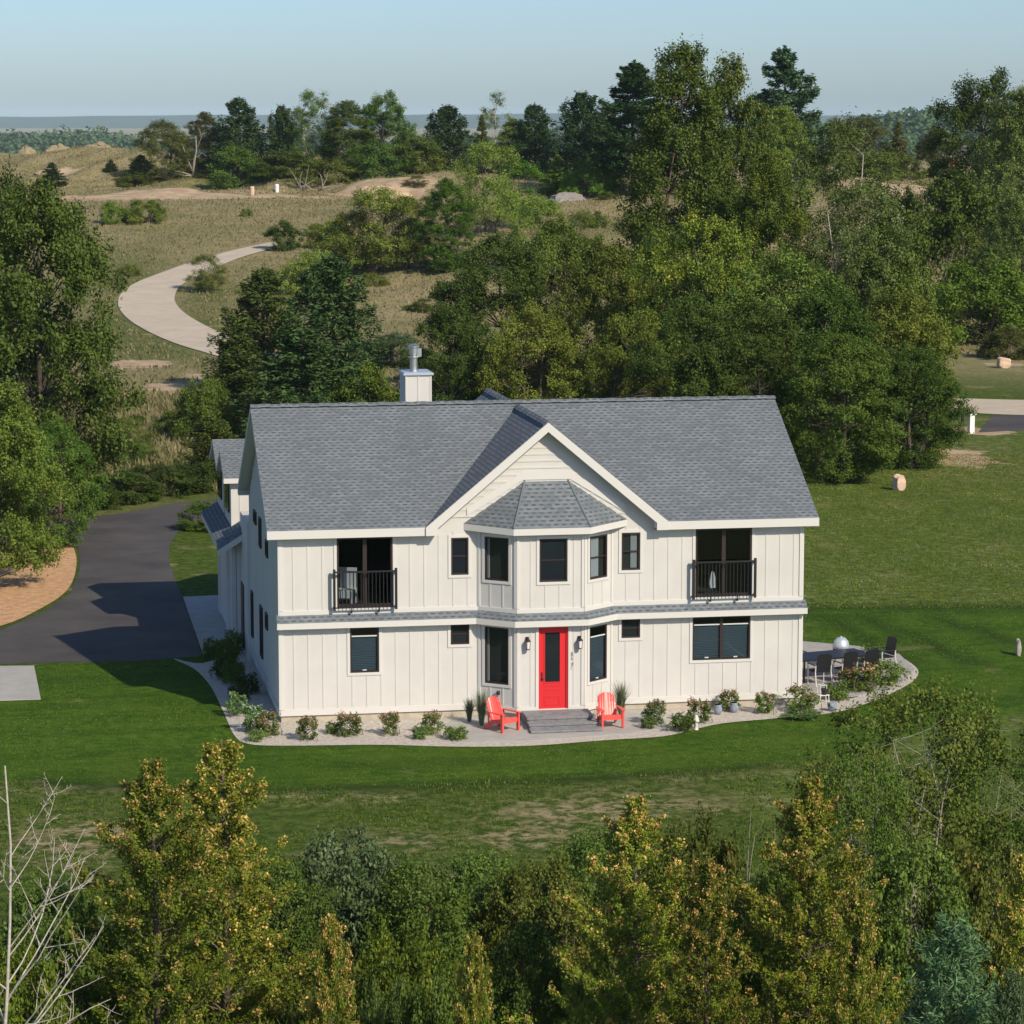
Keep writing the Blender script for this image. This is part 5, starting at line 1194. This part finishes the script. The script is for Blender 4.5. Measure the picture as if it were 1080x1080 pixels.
pile('sand_pile', 657, 184, 4.6, 6, 2.2, M['sand'], 'pointed heap of orange sand on the slope below the layered pine', 'sand pile', 1)
pile('gravel_pile', 598, 210, 4.6, 5, .8, M['pale_gravel'], 'pale grey gravel heap on the slope at centre', 'gravel pile', 2)
pile('sand_pile', 398, 206, 8.5, 7, 1.1, M['sand'], 'long orange sand bank beside the feathery trees', 'sand pile', 3)
for i, (px, w_, hh, lb) in enumerate(((28, 6.5, 3.4, 'leftmost of the three pale mounds on the left horizon'), (62, 8, 3.6, 'middle one of the three pale mounds on the left horizon'), (104, 9.5, 4.0, 'rightmost of the three pale mounds on the left horizon'))):
    p = spot(px, 470); o = pile('sand_mound', 300, 300, w_ * .8, 7, hh, M['mound'], lb, 'mound', 10 + i); o.location = (p[0], p[1], height_at(156 - 2 * i, 470) - hh); o['group'] = 'pale mounds on the horizon'
def rock(name, px, py, w, dpt, hgt, m, label, cat, seed, rz=0):
    p = G(px, py); bm = bmesh.new(); bmesh.ops.create_icosphere(bm, subdivisions=3, radius=1); rng = random.Random(seed); a, b = rng.uniform(0, 6), rng.uniform(0, 6)
    for v in bm.verts:
        v.co = Vector([max(-.70, min(.70, t)) / .70 * .86 for t in v.co]); c = v.co; k = 1 + .08 * math.sin(3 * c.x + a) + .07 * math.sin(4 * c.y - b) + .05 * math.sin(6 * c.z + a); q = max(abs(c.x), abs(c.y), abs(c.z)); k *= .72 + .28 / max(q, .58)
        v.co = Vector((c.x * w / 2 * k * .86, c.y * dpt / 2 * k * .86, (c.z * .5 + .42) * hgt * k * 1.05))
    me = bpy.data.meshes.new(name); bm.to_mesh(me); bm.free(); o = link(name, me, None, m); o.location = tuple(p); o.rotation_euler = (0, 0, rz); return tag(o, label, cat)
rock('boulder', 948, 517, .66, .6, .72, M['boulder'], 'pinkish tan upright boulder at the lawn edge under the trees', 'boulder', 4, .3)
rock('stone_slab', 1074, 691, .20, .42, .50, M['grey_stone'], 'small upright grey stone slab on the mown lawn at the right edge', 'stone', 7, -.2)
rock('rock', 1059, 388, 1.1, .8, .7, M['boulder'], 'pale rock in front of the brownish dry bush beyond the road', 'rock', 9)

# mailbox
p = G(1024, 457); mbx = empty('mailbox', p, .3, 'white-posted black mailbox at the end of the asphalt side drive', 'mailbox')
q = MB(); q.box(-.16, -.12, 0, .16, .12, 1.05); q.box(-.24, -.16, 1.05, .24, .16, 1.12); q.build('post', M['white_paint'], mbx)
q = MB(); q.prism([(-.55 + .12 * math.cos(t), -.1, 1.32 + .17 * math.sin(t)) for t in np.linspace(0, math.pi, 9)] + [(-.67, -.1, 1.14), (-.43, -.1, 1.14)], (0, .5, 0)); q.box(-.6, -.05, 1.08, -.1, .05, 1.14); q.box(-.62, 0, .55, -.50, .1, 1.14); q.build('letter_box', M['black_metal'], mbx)

# digging machine far right
p = G(1000, 178); dg = empty('digger', p, .2, 'small orange digging machine half hidden by trees at far right', 'digger'); dg.scale = (.62, .62, .55)
q = MB()
for y in (-.9, .5): q.prism([(-1.5 + .35 * math.cos(t), y, .38 + .36 * math.sin(t)) for t in np.linspace(math.pi / 2, 3 * math.pi / 2, 7)] + [(1.5 + .35 * math.cos(t), y, .38 + .36 * math.sin(t)) for t in np.linspace(-math.pi / 2, math.pi / 2, 7)], (0, .4, 0))
q.build('track', M['black_metal'], dg)
q = MB(); q.box(-1.5, -.85, .8, 1.0, .85, 1.6); q.prism([(-1.5, -.8, 1.6), (-.4, -.8, 1.6), (-.5, -.8, 2.0), (-1.4, -.8, 2.0)], (0, 1.6, 0)); q.build('body', M['digger'], dg)
q = MB(); q.prism([(0, -.85, 1.6), (1.0, -.85, 1.6), (.85, -.85, 2.7), (0, -.85, 2.7)], (0, .9, 0)); q.build('cab', M['bronze'], dg)
q = MB(); q.prism([(.9, .2, 1.4), (2.2, .2, 3.1), (2.5, .2, 3.2), (3.6, .2, 2.2), (3.5, .2, 2.0), (2.5, .2, 2.8), (1.2, .2, 1.2)], (0, .3, 0)); q.prism([(3.3, .0, 2.1), (3.7, .0, 2.2), (3.8, .0, .9), (3.2, .0, .7)], (0, .7, 0)); q.build('boom', M['digger'], dg)
# marker posts by the sandy track
for px, py, m, lb in ((292, 203, 'white_paint', 'short white post standing beside the sandy track'), (266, 206, 'boulder', 'short tan post beside the sandy track, left of the white one')):
    p = G(px, py); q = MB(); q.lathe([(.34, 0), (.36, .5), (.36, 1.0), (.30, 1.12), (.02, 1.15)], (0, 0, 0), 14); o = q.build('marker_post', M[m], None, False, False); o.location = tuple(p); o.scale = (.75, .75, .95); tag(o, lb, 'post')
p = G(545, 185); q = MB(); q.prism([(-.5, 0, 0), (.5, 0, 0), (.4, 0, .6), (.1, 0, .75), (-.4, 0, .55)], (0, .6, 0)); o = q.build('white_block', M['white_paint'], None); o.location = tuple(p); tag(o, 'tiny white block among the yellow-green bushes on the slope', 'block')

# ---- red garden chairs in front of the door
def adirondack(label, loc, rz, first=None):
    if first is not None:
        c = copy_tree(first); c.location = loc; c.rotation_euler = (0, 0, rz); c['label'] = label; return c
    t = empty('adirondack_chair', loc, rz, label, 'chair', 'red chairs by the front door'); m = M['chair_red']
    s = MB()
    for i in range(6):           # front is -y
        y = -.34 + i * .105; z = .40 - i * .020; s.prism([(-.27, y, z), (.27, y, z), (.27, y + .09, z - .018), (-.27, y + .09, z - .018)], (0, 0, .022))
    s.box(-.27, -.37, .27, .27, -.345, .41); s.build('seat', m, t)
    b = MB()
    n = 7
    for i in range(n):
        x0 = -.27 + i * .0775; x1 = x0 + .070; xm = (x0 + x1) / 2; top = .98 - 1.35 * xm * xm - .5 * abs(xm) ** 3
        dy = lambda z: .20 + (z - .30) * .42
        pts = [(x0, dy(.28), .28), (x1, dy(.28), .28)]; zt0 = top - .9 * max(0, abs(x1) - abs(xm)) * (1 if xm > 0 else -1) * 1.0
        pts += [(x1, dy(top), top - .018 * (i - 3)), (x0, dy(top), top + .018 * (i - 3))]; b.prism(pts, (0, .022, -.008))
    b.box(-.29, dy(.72) + .024, .69, .29, dy(.72) + .05, .76); b.box(-.29, dy(.42) + .024, .39, .29, dy(.42) + .05, .46); b.build('backrest', m, t)
    for s_ in (-1, 1):
        a = MB(); a.prism([(s_ * .27, -.44, .56), (s_ * .41, -.44, .56), (s_ * .42, -.1, .56), (s_ * .36, .34, .55), (s_ * .29, .34, .55)], (0, 0, .024)); a.build('armrest', m, t)
        l = MB(); l.box(min(s_ * .30, s_ * .36), -.40, 0, max(s_ * .30, s_ * .36), -.30, .558); l.build('leg', m, t)
        r = MB(); r.prism([(s_ * .275, -.36, .30), (s_ * .275, -.36, .41), (s_ * .275, .20, .30), (s_ * .275, .52, .10), (s_ * .275, .52, 0), (s_ * .275, .42, 0), (s_ * .275, .15, .18)], (s_ * .024, 0, 0)); r.build('leg', m, t)
        u = MB(); u.prism([(s_ * .30, .26, .12), (s_ * .30, .32, .10), (s_ * .30, .33, .55), (s_ * .30, .27, .55)], (s_ * .024, 0, 0)); u.build('arm_support', m, t)
    return t
c1 = G(530, 771); c2 = G(643, 767); c1[2] = c2[2] = .035
ac = adirondack('red slatted garden chair left of the entry steps, turned towards the door path', tuple(c1), math.radians(32)); ac.scale = (.94,) * 3
a2 = adirondack('red slatted garden chair right of the entry steps, facing straight out', tuple(c2), math.radians(3), ac)

# ---- patio: table, chairs, grill, plant stand, pots
pt = empty('patio_table', (17.75, 3.75, .047), math.radians(14), 'long black glass-topped outdoor dining table on the paved patio', 'table')
q = MB(); q.box(-1.25, -.55, .70, 1.25, .55, .735); q.build('table_top', M['black_metal'], pt)
q = MB(); q.box(-1.27, -.57, .68, 1.27, -.551, .74); q.box(-1.27, .551, .68, 1.27, .57, .74); q.box(-1.27, -.55, .68, -1.251, .55, .74); q.box(1.251, -.55, .68, 1.27, .55, .74); q.build('rim', M['black_metal'], pt)
for sx in (-1, 1):
    for sy in (-1, 1): q = MB(); q.tube([(sx * 1.15, sy * .47, 0), (sx * 1.12, sy * .44, .68)], .035, 8); q.build('leg', M['black_metal'], pt)
def patio_chair(label, x, y, rz, first=None):
    if first is not None:
        c = copy_tree(first); c.location = (x, y, .047); c.rotation_euler = (0, 0, rz); c['label'] = label; return c
    t = empty('patio_chair', (x, y, .047), rz, label, 'chair', 'black chairs round the patio table')
    q = MB(); q.box(-.26, -.26, .41, .26, .24, .445); q.build('seat', M['black_metal'], t)        # back at -y
    q = MB(); q.prism([(-.26, -.25, .47), (.26, -.25, .47), (.25, -.36, .98), (.12, -.375, 1.03), (-.12, -.375, 1.03), (-.25, -.36, .98)], (0, -.025, -.004)); q.build('backrest', M['black_metal'], t)
    for sx in (-1, 1):
        q = MB(); q.tube([(sx * .27, .23, 0), (sx * .27, .22, .64)], .018, 6); q.build('leg', M['pale_metal'], t)
        q = MB(); q.tube([(sx * .28, -.38, 0), (sx * .27, -.28, .44), (sx * .265, -.30, .66)], .020, 6); q.build('leg', M['pale_metal'], t)
        q = MB(); q.box(min(sx * .25, sx * .29), -.30, .64, max(sx * .25, sx * .29), .25, .665); q.build('armrest', M['black_metal'], t)
    return t
pc = patio_chair('black patio chair with pale legs at the table, closest to the house wall', 17.15, 2.70, math.radians(10))
patio_chair('black patio chair with pale legs at the table, second from the house wall', 18.05, 2.95, math.radians(16), pc)
patio_chair('black chair at the near outer corner of the patio table behind the rose bush', 18.85, 3.20, math.radians(14), pc)
patio_chair('black chair at the outer end of the patio table, turned sideways to the lawn', 19.85, 4.7, math.radians(108), pc)
patio_chair('black chair at the far side of the patio table, left of the silver grill', 17.0, 4.7, math.radians(190), pc)
gr = empty('kettle_grill', (18.6, 5.2, .047), 0, 'round grill with silver domed lid behind the patio table', 'grill')
q = MB(); q.lathe([(.06, .42), (.30, .52), (.40, .70), (.42, .80)], (0, 0, 0), 24); q.build('bowl', M['black_metal'], gr, True, False)
q = MB(); q.lathe([(.43, .80), (.42, .92), (.36, 1.10), (.22, 1.22), (.05, 1.26), (.03, 1.30), (.01, 1.30)], (0, 0, 0), 24); q.build('lid', M['flashing'], gr, True, False)
gr.scale = (.64, .64, .8)
for k in range(3): w_ = k * 2.094 + .5; q = MB(); q.tube([(.20 * math.cos(w_), .20 * math.sin(w_), .5), (.42 * math.cos(w_), .42 * math.sin(w_), 0)], .02, 6); q.build('leg', M['black_metal'], gr)
p = G(868, 742); ps = empty('plant_stand', (p[0], p[1], .016), .2, 'small white wire plant stand beside the patio edge', 'plant stand')
q = MB(); q.box(-.24, -.16, .42, .24, .16, .45); q.build('shelf', M['white_paint'], ps)
for sx in (-1, 1):
    for sy in (-1, 1): q = MB(); q.tube([(sx * .22, sy * .14, 0), (sx * .20, sy * .13, .42)], .018, 5); q.build('leg', M['white_paint'], ps)
q = MB()
for k in range(2):
    q.tube([(-.2, -.13 + k * .26, .45), (-.2, -.13 + k * .26, .98)], .012, 5); q.tube([(.1, -.13 + k * .26, .45), (.1, -.13 + k * .26, .98)], .012, 5)
q.tube([(-.2, -.13, .98), (.1, -.13, .98), (.1, .13, .98), (-.2, .13, .98), (-.2, -.13, .98)], .016, 5); q.build('frame', M['white_paint'], ps); ps.scale = (.7, .7, .58)
q = MB(); q.lathe([(.05, .452), (.09, .46), (.12, .62), (.13, .64)], (.05, 0, 0), 12); o = q.build('flower_pot', M['bronze'], None); o.location = (p[0], p[1], -.176); tag(o, 'small dark flower pot standing on the white plant stand', 'flower pot')
for px, py, lb in ((757, 754, 'blue glazed pot in the gravel bed below the double window, left one'), (774, 752, 'blue glazed pot in the gravel bed below the double window, right one')):
    p = G(px, py); q = MB(); q.lathe([(.12, 0), (.19, .12), (.21, .26), (.17, .36), (.20, .40), (.17, .40), (.14, .34)], (0, 0, 0), 18); o = q.build('garden_pot', M['pot_blue'], None, True, False); o.location = (p[0], p[1], .017); o.scale = (.62, .62, .75); tag(o, lb, 'pot', 'blue pots in the gravel bed')
p = G(734, 770); q = MB(); q.lathe([(.08, 0), (.06, .05), (.05, .22), (.10, .24), (.10, .28), (.06, .40), (.02, .44)], (0, 0, 0), 10); o = q.build('path_light', M['pale_metal'], None, False, False); o.location = (p[0], p[1], .016); tag(o, 'small pale lantern at the gravel bed edge below the double window', 'lantern')
p = G(868, 750); q = MB(); q.lathe([(.10, 0), (.14, .14), (.15, .24), (.13, .25)], (0, 0, 0), 14); o = q.build('garden_pot', M['pot_blue'], None, True, False); o.location = (p[0] + .25, p[1] - .1, .017); tag(o, 'small pale blue pot at the foot of the white plant stand', 'pot', 'blue pots in the gravel bed')

# things seen through the balcony doors
wc = empty('white_chair', (2.05, .75, 3.385), math.radians(-25), 'white slatted chair inside the left balcony door', 'chair')
q = MB()
for i in range(5): q.box(-.25 + i * .105, .2, .42, -.17 + i * .105, .23, 1.0)
q.box(-.27, .19, .95, .27, .24, 1.05); q.build('backrest', M['white_paint'], wc)
q = MB(); q.box(-.27, -.25, .40, .27, .23, .44); q.build('seat', M['white_paint'], wc)
for sx in (-1, 1):
    for y in (-.22, .2): q = MB(); q.box(sx * .25 - .02, y - .02, 0, sx * .25 + .02, y + .02, .40); q.build('leg', M['white_paint'], wc)
q = MB(); q.box(-.27, -.26, .20, .27, -.24, .40); q.build('apron', M['white_paint'], wc)
th = MB(); pts = [(-.13, 0), (.15, .02), (.17, .35), (.10, .62), (.04, .74), (-.06, .72), (-.14, .5), (-.17, .2)]
th.prism([(13.05 + a * .62, .16 + .03 * math.sin(a * 20), 3.62 + b * .72) for a, b in pts], (0, .035, 0)); o = th.build('towel', M['cloth'], None); tag(o, 'white towel hanging behind the right balcony railing', 'towel')

# ---- planting in the gravel bed
def garden_shrub(key, seed, h, r, flower=None, nf=90, leaf='garden'):
    w, V = decid(seed, h, r, .03, 20, 85, .085, [(0, .55), (.4, .9), (.75, 1), (1, .55)], clump_r=.22 * (r / .5), trunk_r=.014, stems=5, spread=.6, loose=.7)
    rng = np.random.default_rng(seed + 100); ex = None
    if flower:
        k = rng.integers(len(V), size=nf * 6); C = V[k].mean(1); C = C[C[:, 2] > h * .66][:int(nf * .4)]; P = np.repeat(C, 5, 0) + rng.normal(size=(len(C) * 5, 3)) * .035 + [0, 0, .05]
        ex = qmesh('flowers', leafq(P, .07, rng, None, 0, .8, .9), LM[flower])
    a, b = size_of(V); PROTO[key] = dict(w=a, h=b, wood=w.mesh('stems', M['bark'], True, False), leaf=qmesh('foliage', V, LM[leaf]), extra=ex)
garden_shrub('g1', 81, .85, .42, 'garden_flower', 110); garden_shrub('g2', 82, .75, .48, 'garden_flower', 130); garden_shrub('g3', 83, .6, .5, None); garden_shrub('g4', 84, .9, .55, 'hydrangea', 110, 'hosta')
GP = 'shrubs in the gravel bed'
def gplant(key, px, py, hpx, wpx, label, leaf=None, cat='shrub', name='garden_shrub'):
    pr = PROTO[key]; p = G(px, py); k = 1 / 34.5; t = empty(name, (p[0], p[1], .01), random.Random(px * 7 + py).uniform(0, 6.28), label, cat, GP)
    sx, sz = .84 * wpx * k / pr['w'], .92 * hpx * k / pr['h']; t.scale = (sx, sx, sz)
    link('stems', pr['wood'], t); o = link('foliage', pr['leaf'], t)
    if leaf: o.material_slots[0].link = 'OBJECT'; o.material_slots[0].material = LM[leaf]
    if pr['extra']: link('flowers', pr['extra'], t)
    return t
gplant('g1', 326, 781, 26, 26, 'leafy shrub with faded pink heads, first one right of the house corner')
gplant('g2', 368, 776, 26, 30, 'pink-headed rounded shrub below the single ground-floor window, left one')
gplant('g3', 352, 774, 14, 22, 'low dark shrub in shade just left of the pink-headed rounded one', 'oak')
gplant('g1', 411, 776, 26, 24, 'upright pink-headed shrub right of the single ground-floor window')
gplant('g2', 455, 774, 25, 26, 'pink-headed shrub below the small square window, rear one of a pair')
gplant('g3', 443, 780, 16, 20, 'low shrub in front of the pink-headed pair below the small square window')
gplant('g3', 481, 780, 15, 30, 'low spreading dark shrub left of the left red chair', 'oak')
gplant('g1', 692, 765, 28, 28, 'reddish upright shrub right of the right red chair')
gplant('g3', 684, 769, 16, 20, 'low green shrub in front of the reddish upright one')
gplant('g2', 737, 762, 27, 30, 'red-flowering shrub left of the blue pots')
gplant('g3', 720, 771, 20, 34, 'low dark shrub at the bed edge below the double window', 'oak')
gplant('g1', 771, 750, 24, 26, 'pink-headed shrub directly behind the blue pots')
gplant('g1', 808, 752, 24, 28, 'pale green shrub right of the blue pots')
gplant('g2', 846, 750, 28, 40, 'large pink and lilac flowering shrub at the right house corner')
gplant('g4', 268, 772, 32, 30, 'pale-headed hydrangea at the left house corner', None, 'hydrangea', 'hydrangea')
gplant('g4', 250, 756, 28, 26, 'pale-headed hydrangea along the left wall, partly sunlit', None, 'hydrangea', 'hydrangea')
gplant('g2', 282, 776, 26, 30, 'pink-headed shrub hugging the left house corner')
gplant('g3', 271, 782, 14, 22, 'yellow-green low plant at the bed tip by the left corner', 'hosta')
gplant('g3', 246, 722, 30, 34, 'dark shaded shrub against the left wall, nearer one', 'oak')
gplant('g3', 240, 704, 30, 34, 'dark shaded shrub against the left wall, middle one', 'oak')
gplant('g3', 226, 694, 26, 36, 'dark shaded shrub at the end of the front walk', 'oak')
gplant('g3', 246, 690, 32, 30, 'dark shaded shrub against the left wall beside the walk', 'oak')
gplant('g3', 262, 732, 26, 30, 'dark shaded shrub close to the front left corner of the wall', 'dark')
gplant('g3', 236, 716, 26, 34, 'dark shaded shrub at the outer edge of the side bed', 'dark')
gplant('g3', 252, 740, 22, 28, 'dark shaded shrub behind the pale hydrangeas', 'dark')
gplant('g2', 905, 728, 30, 50, 'rose bush in front of the patio chairs', 'oak')
gplant('g3', 935, 722, 30, 50, 'leafy green shrub at the outer patio edge')
gplant('g3', 882, 738, 20, 36, 'dark leafy shrub in front of the patio, right of the plant stand', 'oak')
gplant('g3', 920, 700, 24, 40, 'bright leafy shrub beside the outermost patio chair')
gplant('g3', 845, 757, 8, 50, 'low yellow-green ground plant at the right end of the gravel bed', 'hosta')
def grass_clump(px, py, hpx, wpx, label, seed):
    p = G(px, py); rng = np.random.default_rng(seed); k = 1 / 34.5; n = 260; a = rng.uniform(0, 6.28, n); ln = rng.uniform(.55, 1.1, n) * hpx * k; sp = rng.uniform(.03, .30, n) * wpx * k * 1.3
    Q = []
    for i in range(n):
        d = np.array([math.cos(a[i]), math.sin(a[i]), 0]); s = d * .05; w_ = np.array([-d[1], d[0], 0]) * .010
        m1 = s + d * sp[i] * .35 + [0, 0, ln[i] * .6]; e = s + d * sp[i] * 1.5 + [0, 0, ln[i] * (1 - .15 * sp[i])]
        Q.append([s - w_, s + w_, m1 + w_ * .8, m1 - w_ * .8]); Q.append([m1 - w_ * .8, m1 + w_ * .8, e + w_ * .15, e - w_ * .15])
    o = link('ornamental_grass', qmesh('ornamental_grass', np.array(Q), LM['grass_blade']), None); o.location = (p[0], p[1], .012); tag(o, label, 'ornamental grass', 'grasses beside the entry')
grass_clump(508, 766, 36, 20, 'feathery ornamental grass behind the left red chair', 1); grass_clump(495, 762, 24, 12, 'thin small grass tuft left of the feathery one by the left chair', 2)
grass_clump(655, 757, 36, 24, 'feathery ornamental grass behind the right red chair', 3)

# ------------------------------------------------------------------ ground cover nobody could count
def scatter(name, n, area, size, m, seed, hgt=.5, wid=.08, mask=None, label=None, lean=.35):
    rng = np.random.default_rng(seed); l0, l1, d0, d1 = area
    l = rng.uniform(l0, l1, n) ; d = rng.uniform(d0, d1, n)
    if isinstance(l0, str): pass
    P = CAM[None, :2] + d[:, None] * FH[None, :2] + l[:, None] * cR[None, :2]
    keep = np.ones(n, bool) if mask is None else mask(P[:, 0], P[:, 1], d, l)
    P = P[keep]; n = len(P); z = terrain(P[:, 0], P[:, 1]); B = np.column_stack([P, z - .02])
    a = rng.uniform(0, 6.283, n); t = np.column_stack([np.cos(a), np.sin(a), np.zeros(n)]); w_ = wid * rng.uniform(.6, 1.5, n)[:, None]; hh = hgt * rng.uniform(.4, 1.3, n)[:, None]
    ld = rng.normal(size=(n, 3)) * lean; ld[:, 2] = 1
    tip = B + nrm(ld) * hh; mid = B + (tip - B) * .55
    V = np.stack([B - t * w_ * .4, mid - t * w_, tip, mid + t * w_], 1)
    o = link(name, qmesh(name, V, LM[m]), None); tag(o, kind='stuff'); return o
def not_sand(x, y, k=1.0):
    s = np.zeros(len(x))
    for (c, rx, ry) in SANDS:
        a = (x - c[0]) * cR[0] + (y - c[1]) * cR[1]; b = (x - c[0]) * FH[0] + (y - c[1]) * FH[1]; s = np.maximum(s, np.exp(-((a / rx) ** 2 + (b / ry) ** 2)))
    return s < .45
ROADL = [G(*p)[:2] for p in ((345, 430), (300, 408), (262, 391), (222, 379), (186, 368), (154, 354), (130, 338), (121, 320), (130, 303), (163, 288), (214, 271), (292, 252), (299, 263), (252, 276), (222, 290), (197, 302), (188.5, 313), (190, 321), (201, 331), (219, 341), (240, 351), (282, 367), (337, 383), (388, 400))]
TOWN = [G(*p)[:2] for p in ((555, 434), (640, 424), (760, 416), (900, 415), (1000, 417), (1080, 420), (1240, 422), (1240, 452), (1080, 455), (1025, 458), (1000, 437), (900, 438), (640, 446), (560, 456))]
DRV = [G(*p)[:2] for p in drive]
def patchy(x, y, s, seed, thr): return wob(x, y, s, seed) + .6 * wob(x, y, s * .37, seed + 3) > thr
scatter('meadow_grass', 210000, (-84, 84, 178, 425), 1, 'meadow', 1, .30, .06, lambda x, y, d, l: not_sand(x, y) & ~poly_mask(ROADL, x, y) & ~poly_mask(TOWN, x, y) & (np.abs(l) < d * .235) & ~((l > 20) & (d < 212)))
scatter('tall_grass', 50000, (-32, 12, 128, 185), 1, 'meadow', 2, .5, .05, lambda x, y, d, l: not_sand(x, y) & ~poly_mask(ROADL, x, y) & ~poly_mask(DRV, x, y) & (np.abs(l) < d * .19) & (l < 4 + .1 * d - 8) & (d > 134))
scatter('rough_grass', 120000, (-14, 16, 52, 78), 1, 'lawn_blade', 3, .09, .014, lambda x, y, d, l: ~poly_mask([p[:2] for p in LUSH], x, y) & patchy(x, y, 2.2, 1, -.4) & (np.abs(l) < d * .2) & ~np.any([np.hypot(x - c[0], y - c[1]) < r for c, r in DRYSPOTS], axis=0))
def lushmask(x, y): return poly_mask([p[:2] for p in LUSH], x, y)
BEDP = [G(*p)[:2] for p in bed]; HOUSE = [(-1, -1), (16.5, -1), (16.5, 20), (-1, 20)]; WALK = [G(*p)[:2] for p in ((188, 627), (262, 627), (262, 694), (208, 694))]; PADP = [G(*p)[:2] for p in ((-30, 702), (37, 702), (44, 739), (-30, 741))]; PATIO = [(15, .3), (17.7, .4), (19.6, 1.4), (21.2, 4.5), (21.5, 7.3), (20.5, 9.1), (18.8, 10.3), (15, 10.5)]
def open_lawn(x, y): return ~poly_mask(BEDP, x, y) & ~poly_mask(HOUSE, x, y) & ~poly_mask(DRV, x, y) & ~poly_mask(WALK, x, y) & ~poly_mask(PADP, x, y) & ~poly_mask(PATIO, x, y)
scatter('lawn_grass', 260000, (-16, 19, 70, 104), 1, 'turf', 6, .045, .011, lambda x, y, d, l: lushmask(x, y) & open_lawn(x, y) & (np.abs(l) < d * .19), lean=.5)
scatter('pasture_grass', 120000, (8, 27, 96, 150), 1, 'pasture', 7, .075, .018, lambda x, y, d, l: ~lushmask(x, y) & open_lawn(x, y) & (l < d * .19) & (l > 8), lean=.5)
scatter('weeds', 90000, (-13, 13, 40, 62), 1, 'weeds', 4, .5, .03, lambda x, y, d, l: (d < 60 + 2 * wob(x, y, 3, 2)) & (np.abs(l) < d * .2), lean=.5)
scatter('dry_weeds', 16000, (-1.6, 1.8, 41, 50), 1, 'meadow', 5, .95, .022, None, lean=.5)
# far belt of woods beyond the fields
def far_woods(name, d0, d1, n, l0, l1, hfun, size, seed):
    rng = np.random.default_rng(seed); nt_ = n // 60; out = []
    l = rng.uniform(l0, l1, nt_); d = d0 + (d1 - d0) * rng.uniform(0, 1, nt_)
    for i in range(nt_):
        p = CAM + FH * d[i] + cR * l[i]; z = float(terrain(p[0], p[1])); h = hfun(l[i], d[i]) * rng.uniform(.55, 1.25); r = h * rng.uniform(.28, .42)
        dd = nrm(rng.normal(size=(60, 3))); P = np.array([p[0], p[1], z + h * .55]) + dd * (rng.uniform(.5, 1, 60)[:, None]) * np.array([r, r, h * .5]); out.append(leafq(P, size, rng, dd, 1.0, .5, .8))
    o = link(name, qmesh(name, np.concatenate(out), LM['far']), None); tag(o, kind='stuff')
far_woods('far_woods', 2450, 2750, 60000, -520, 420, lambda l, d: 22 * (.75 + .35 * math.sin(l / 23) * math.sin(l / 61 + 1)), 3.6, 8)
far_woods('far_woods', 1750, 2150, 40000, 150, 460, lambda l, d: 14, 4.0, 10)
far_woods('far_woods', 900, 1900, 9000, -340, -60, lambda l, d: 8, 2.4, 9)
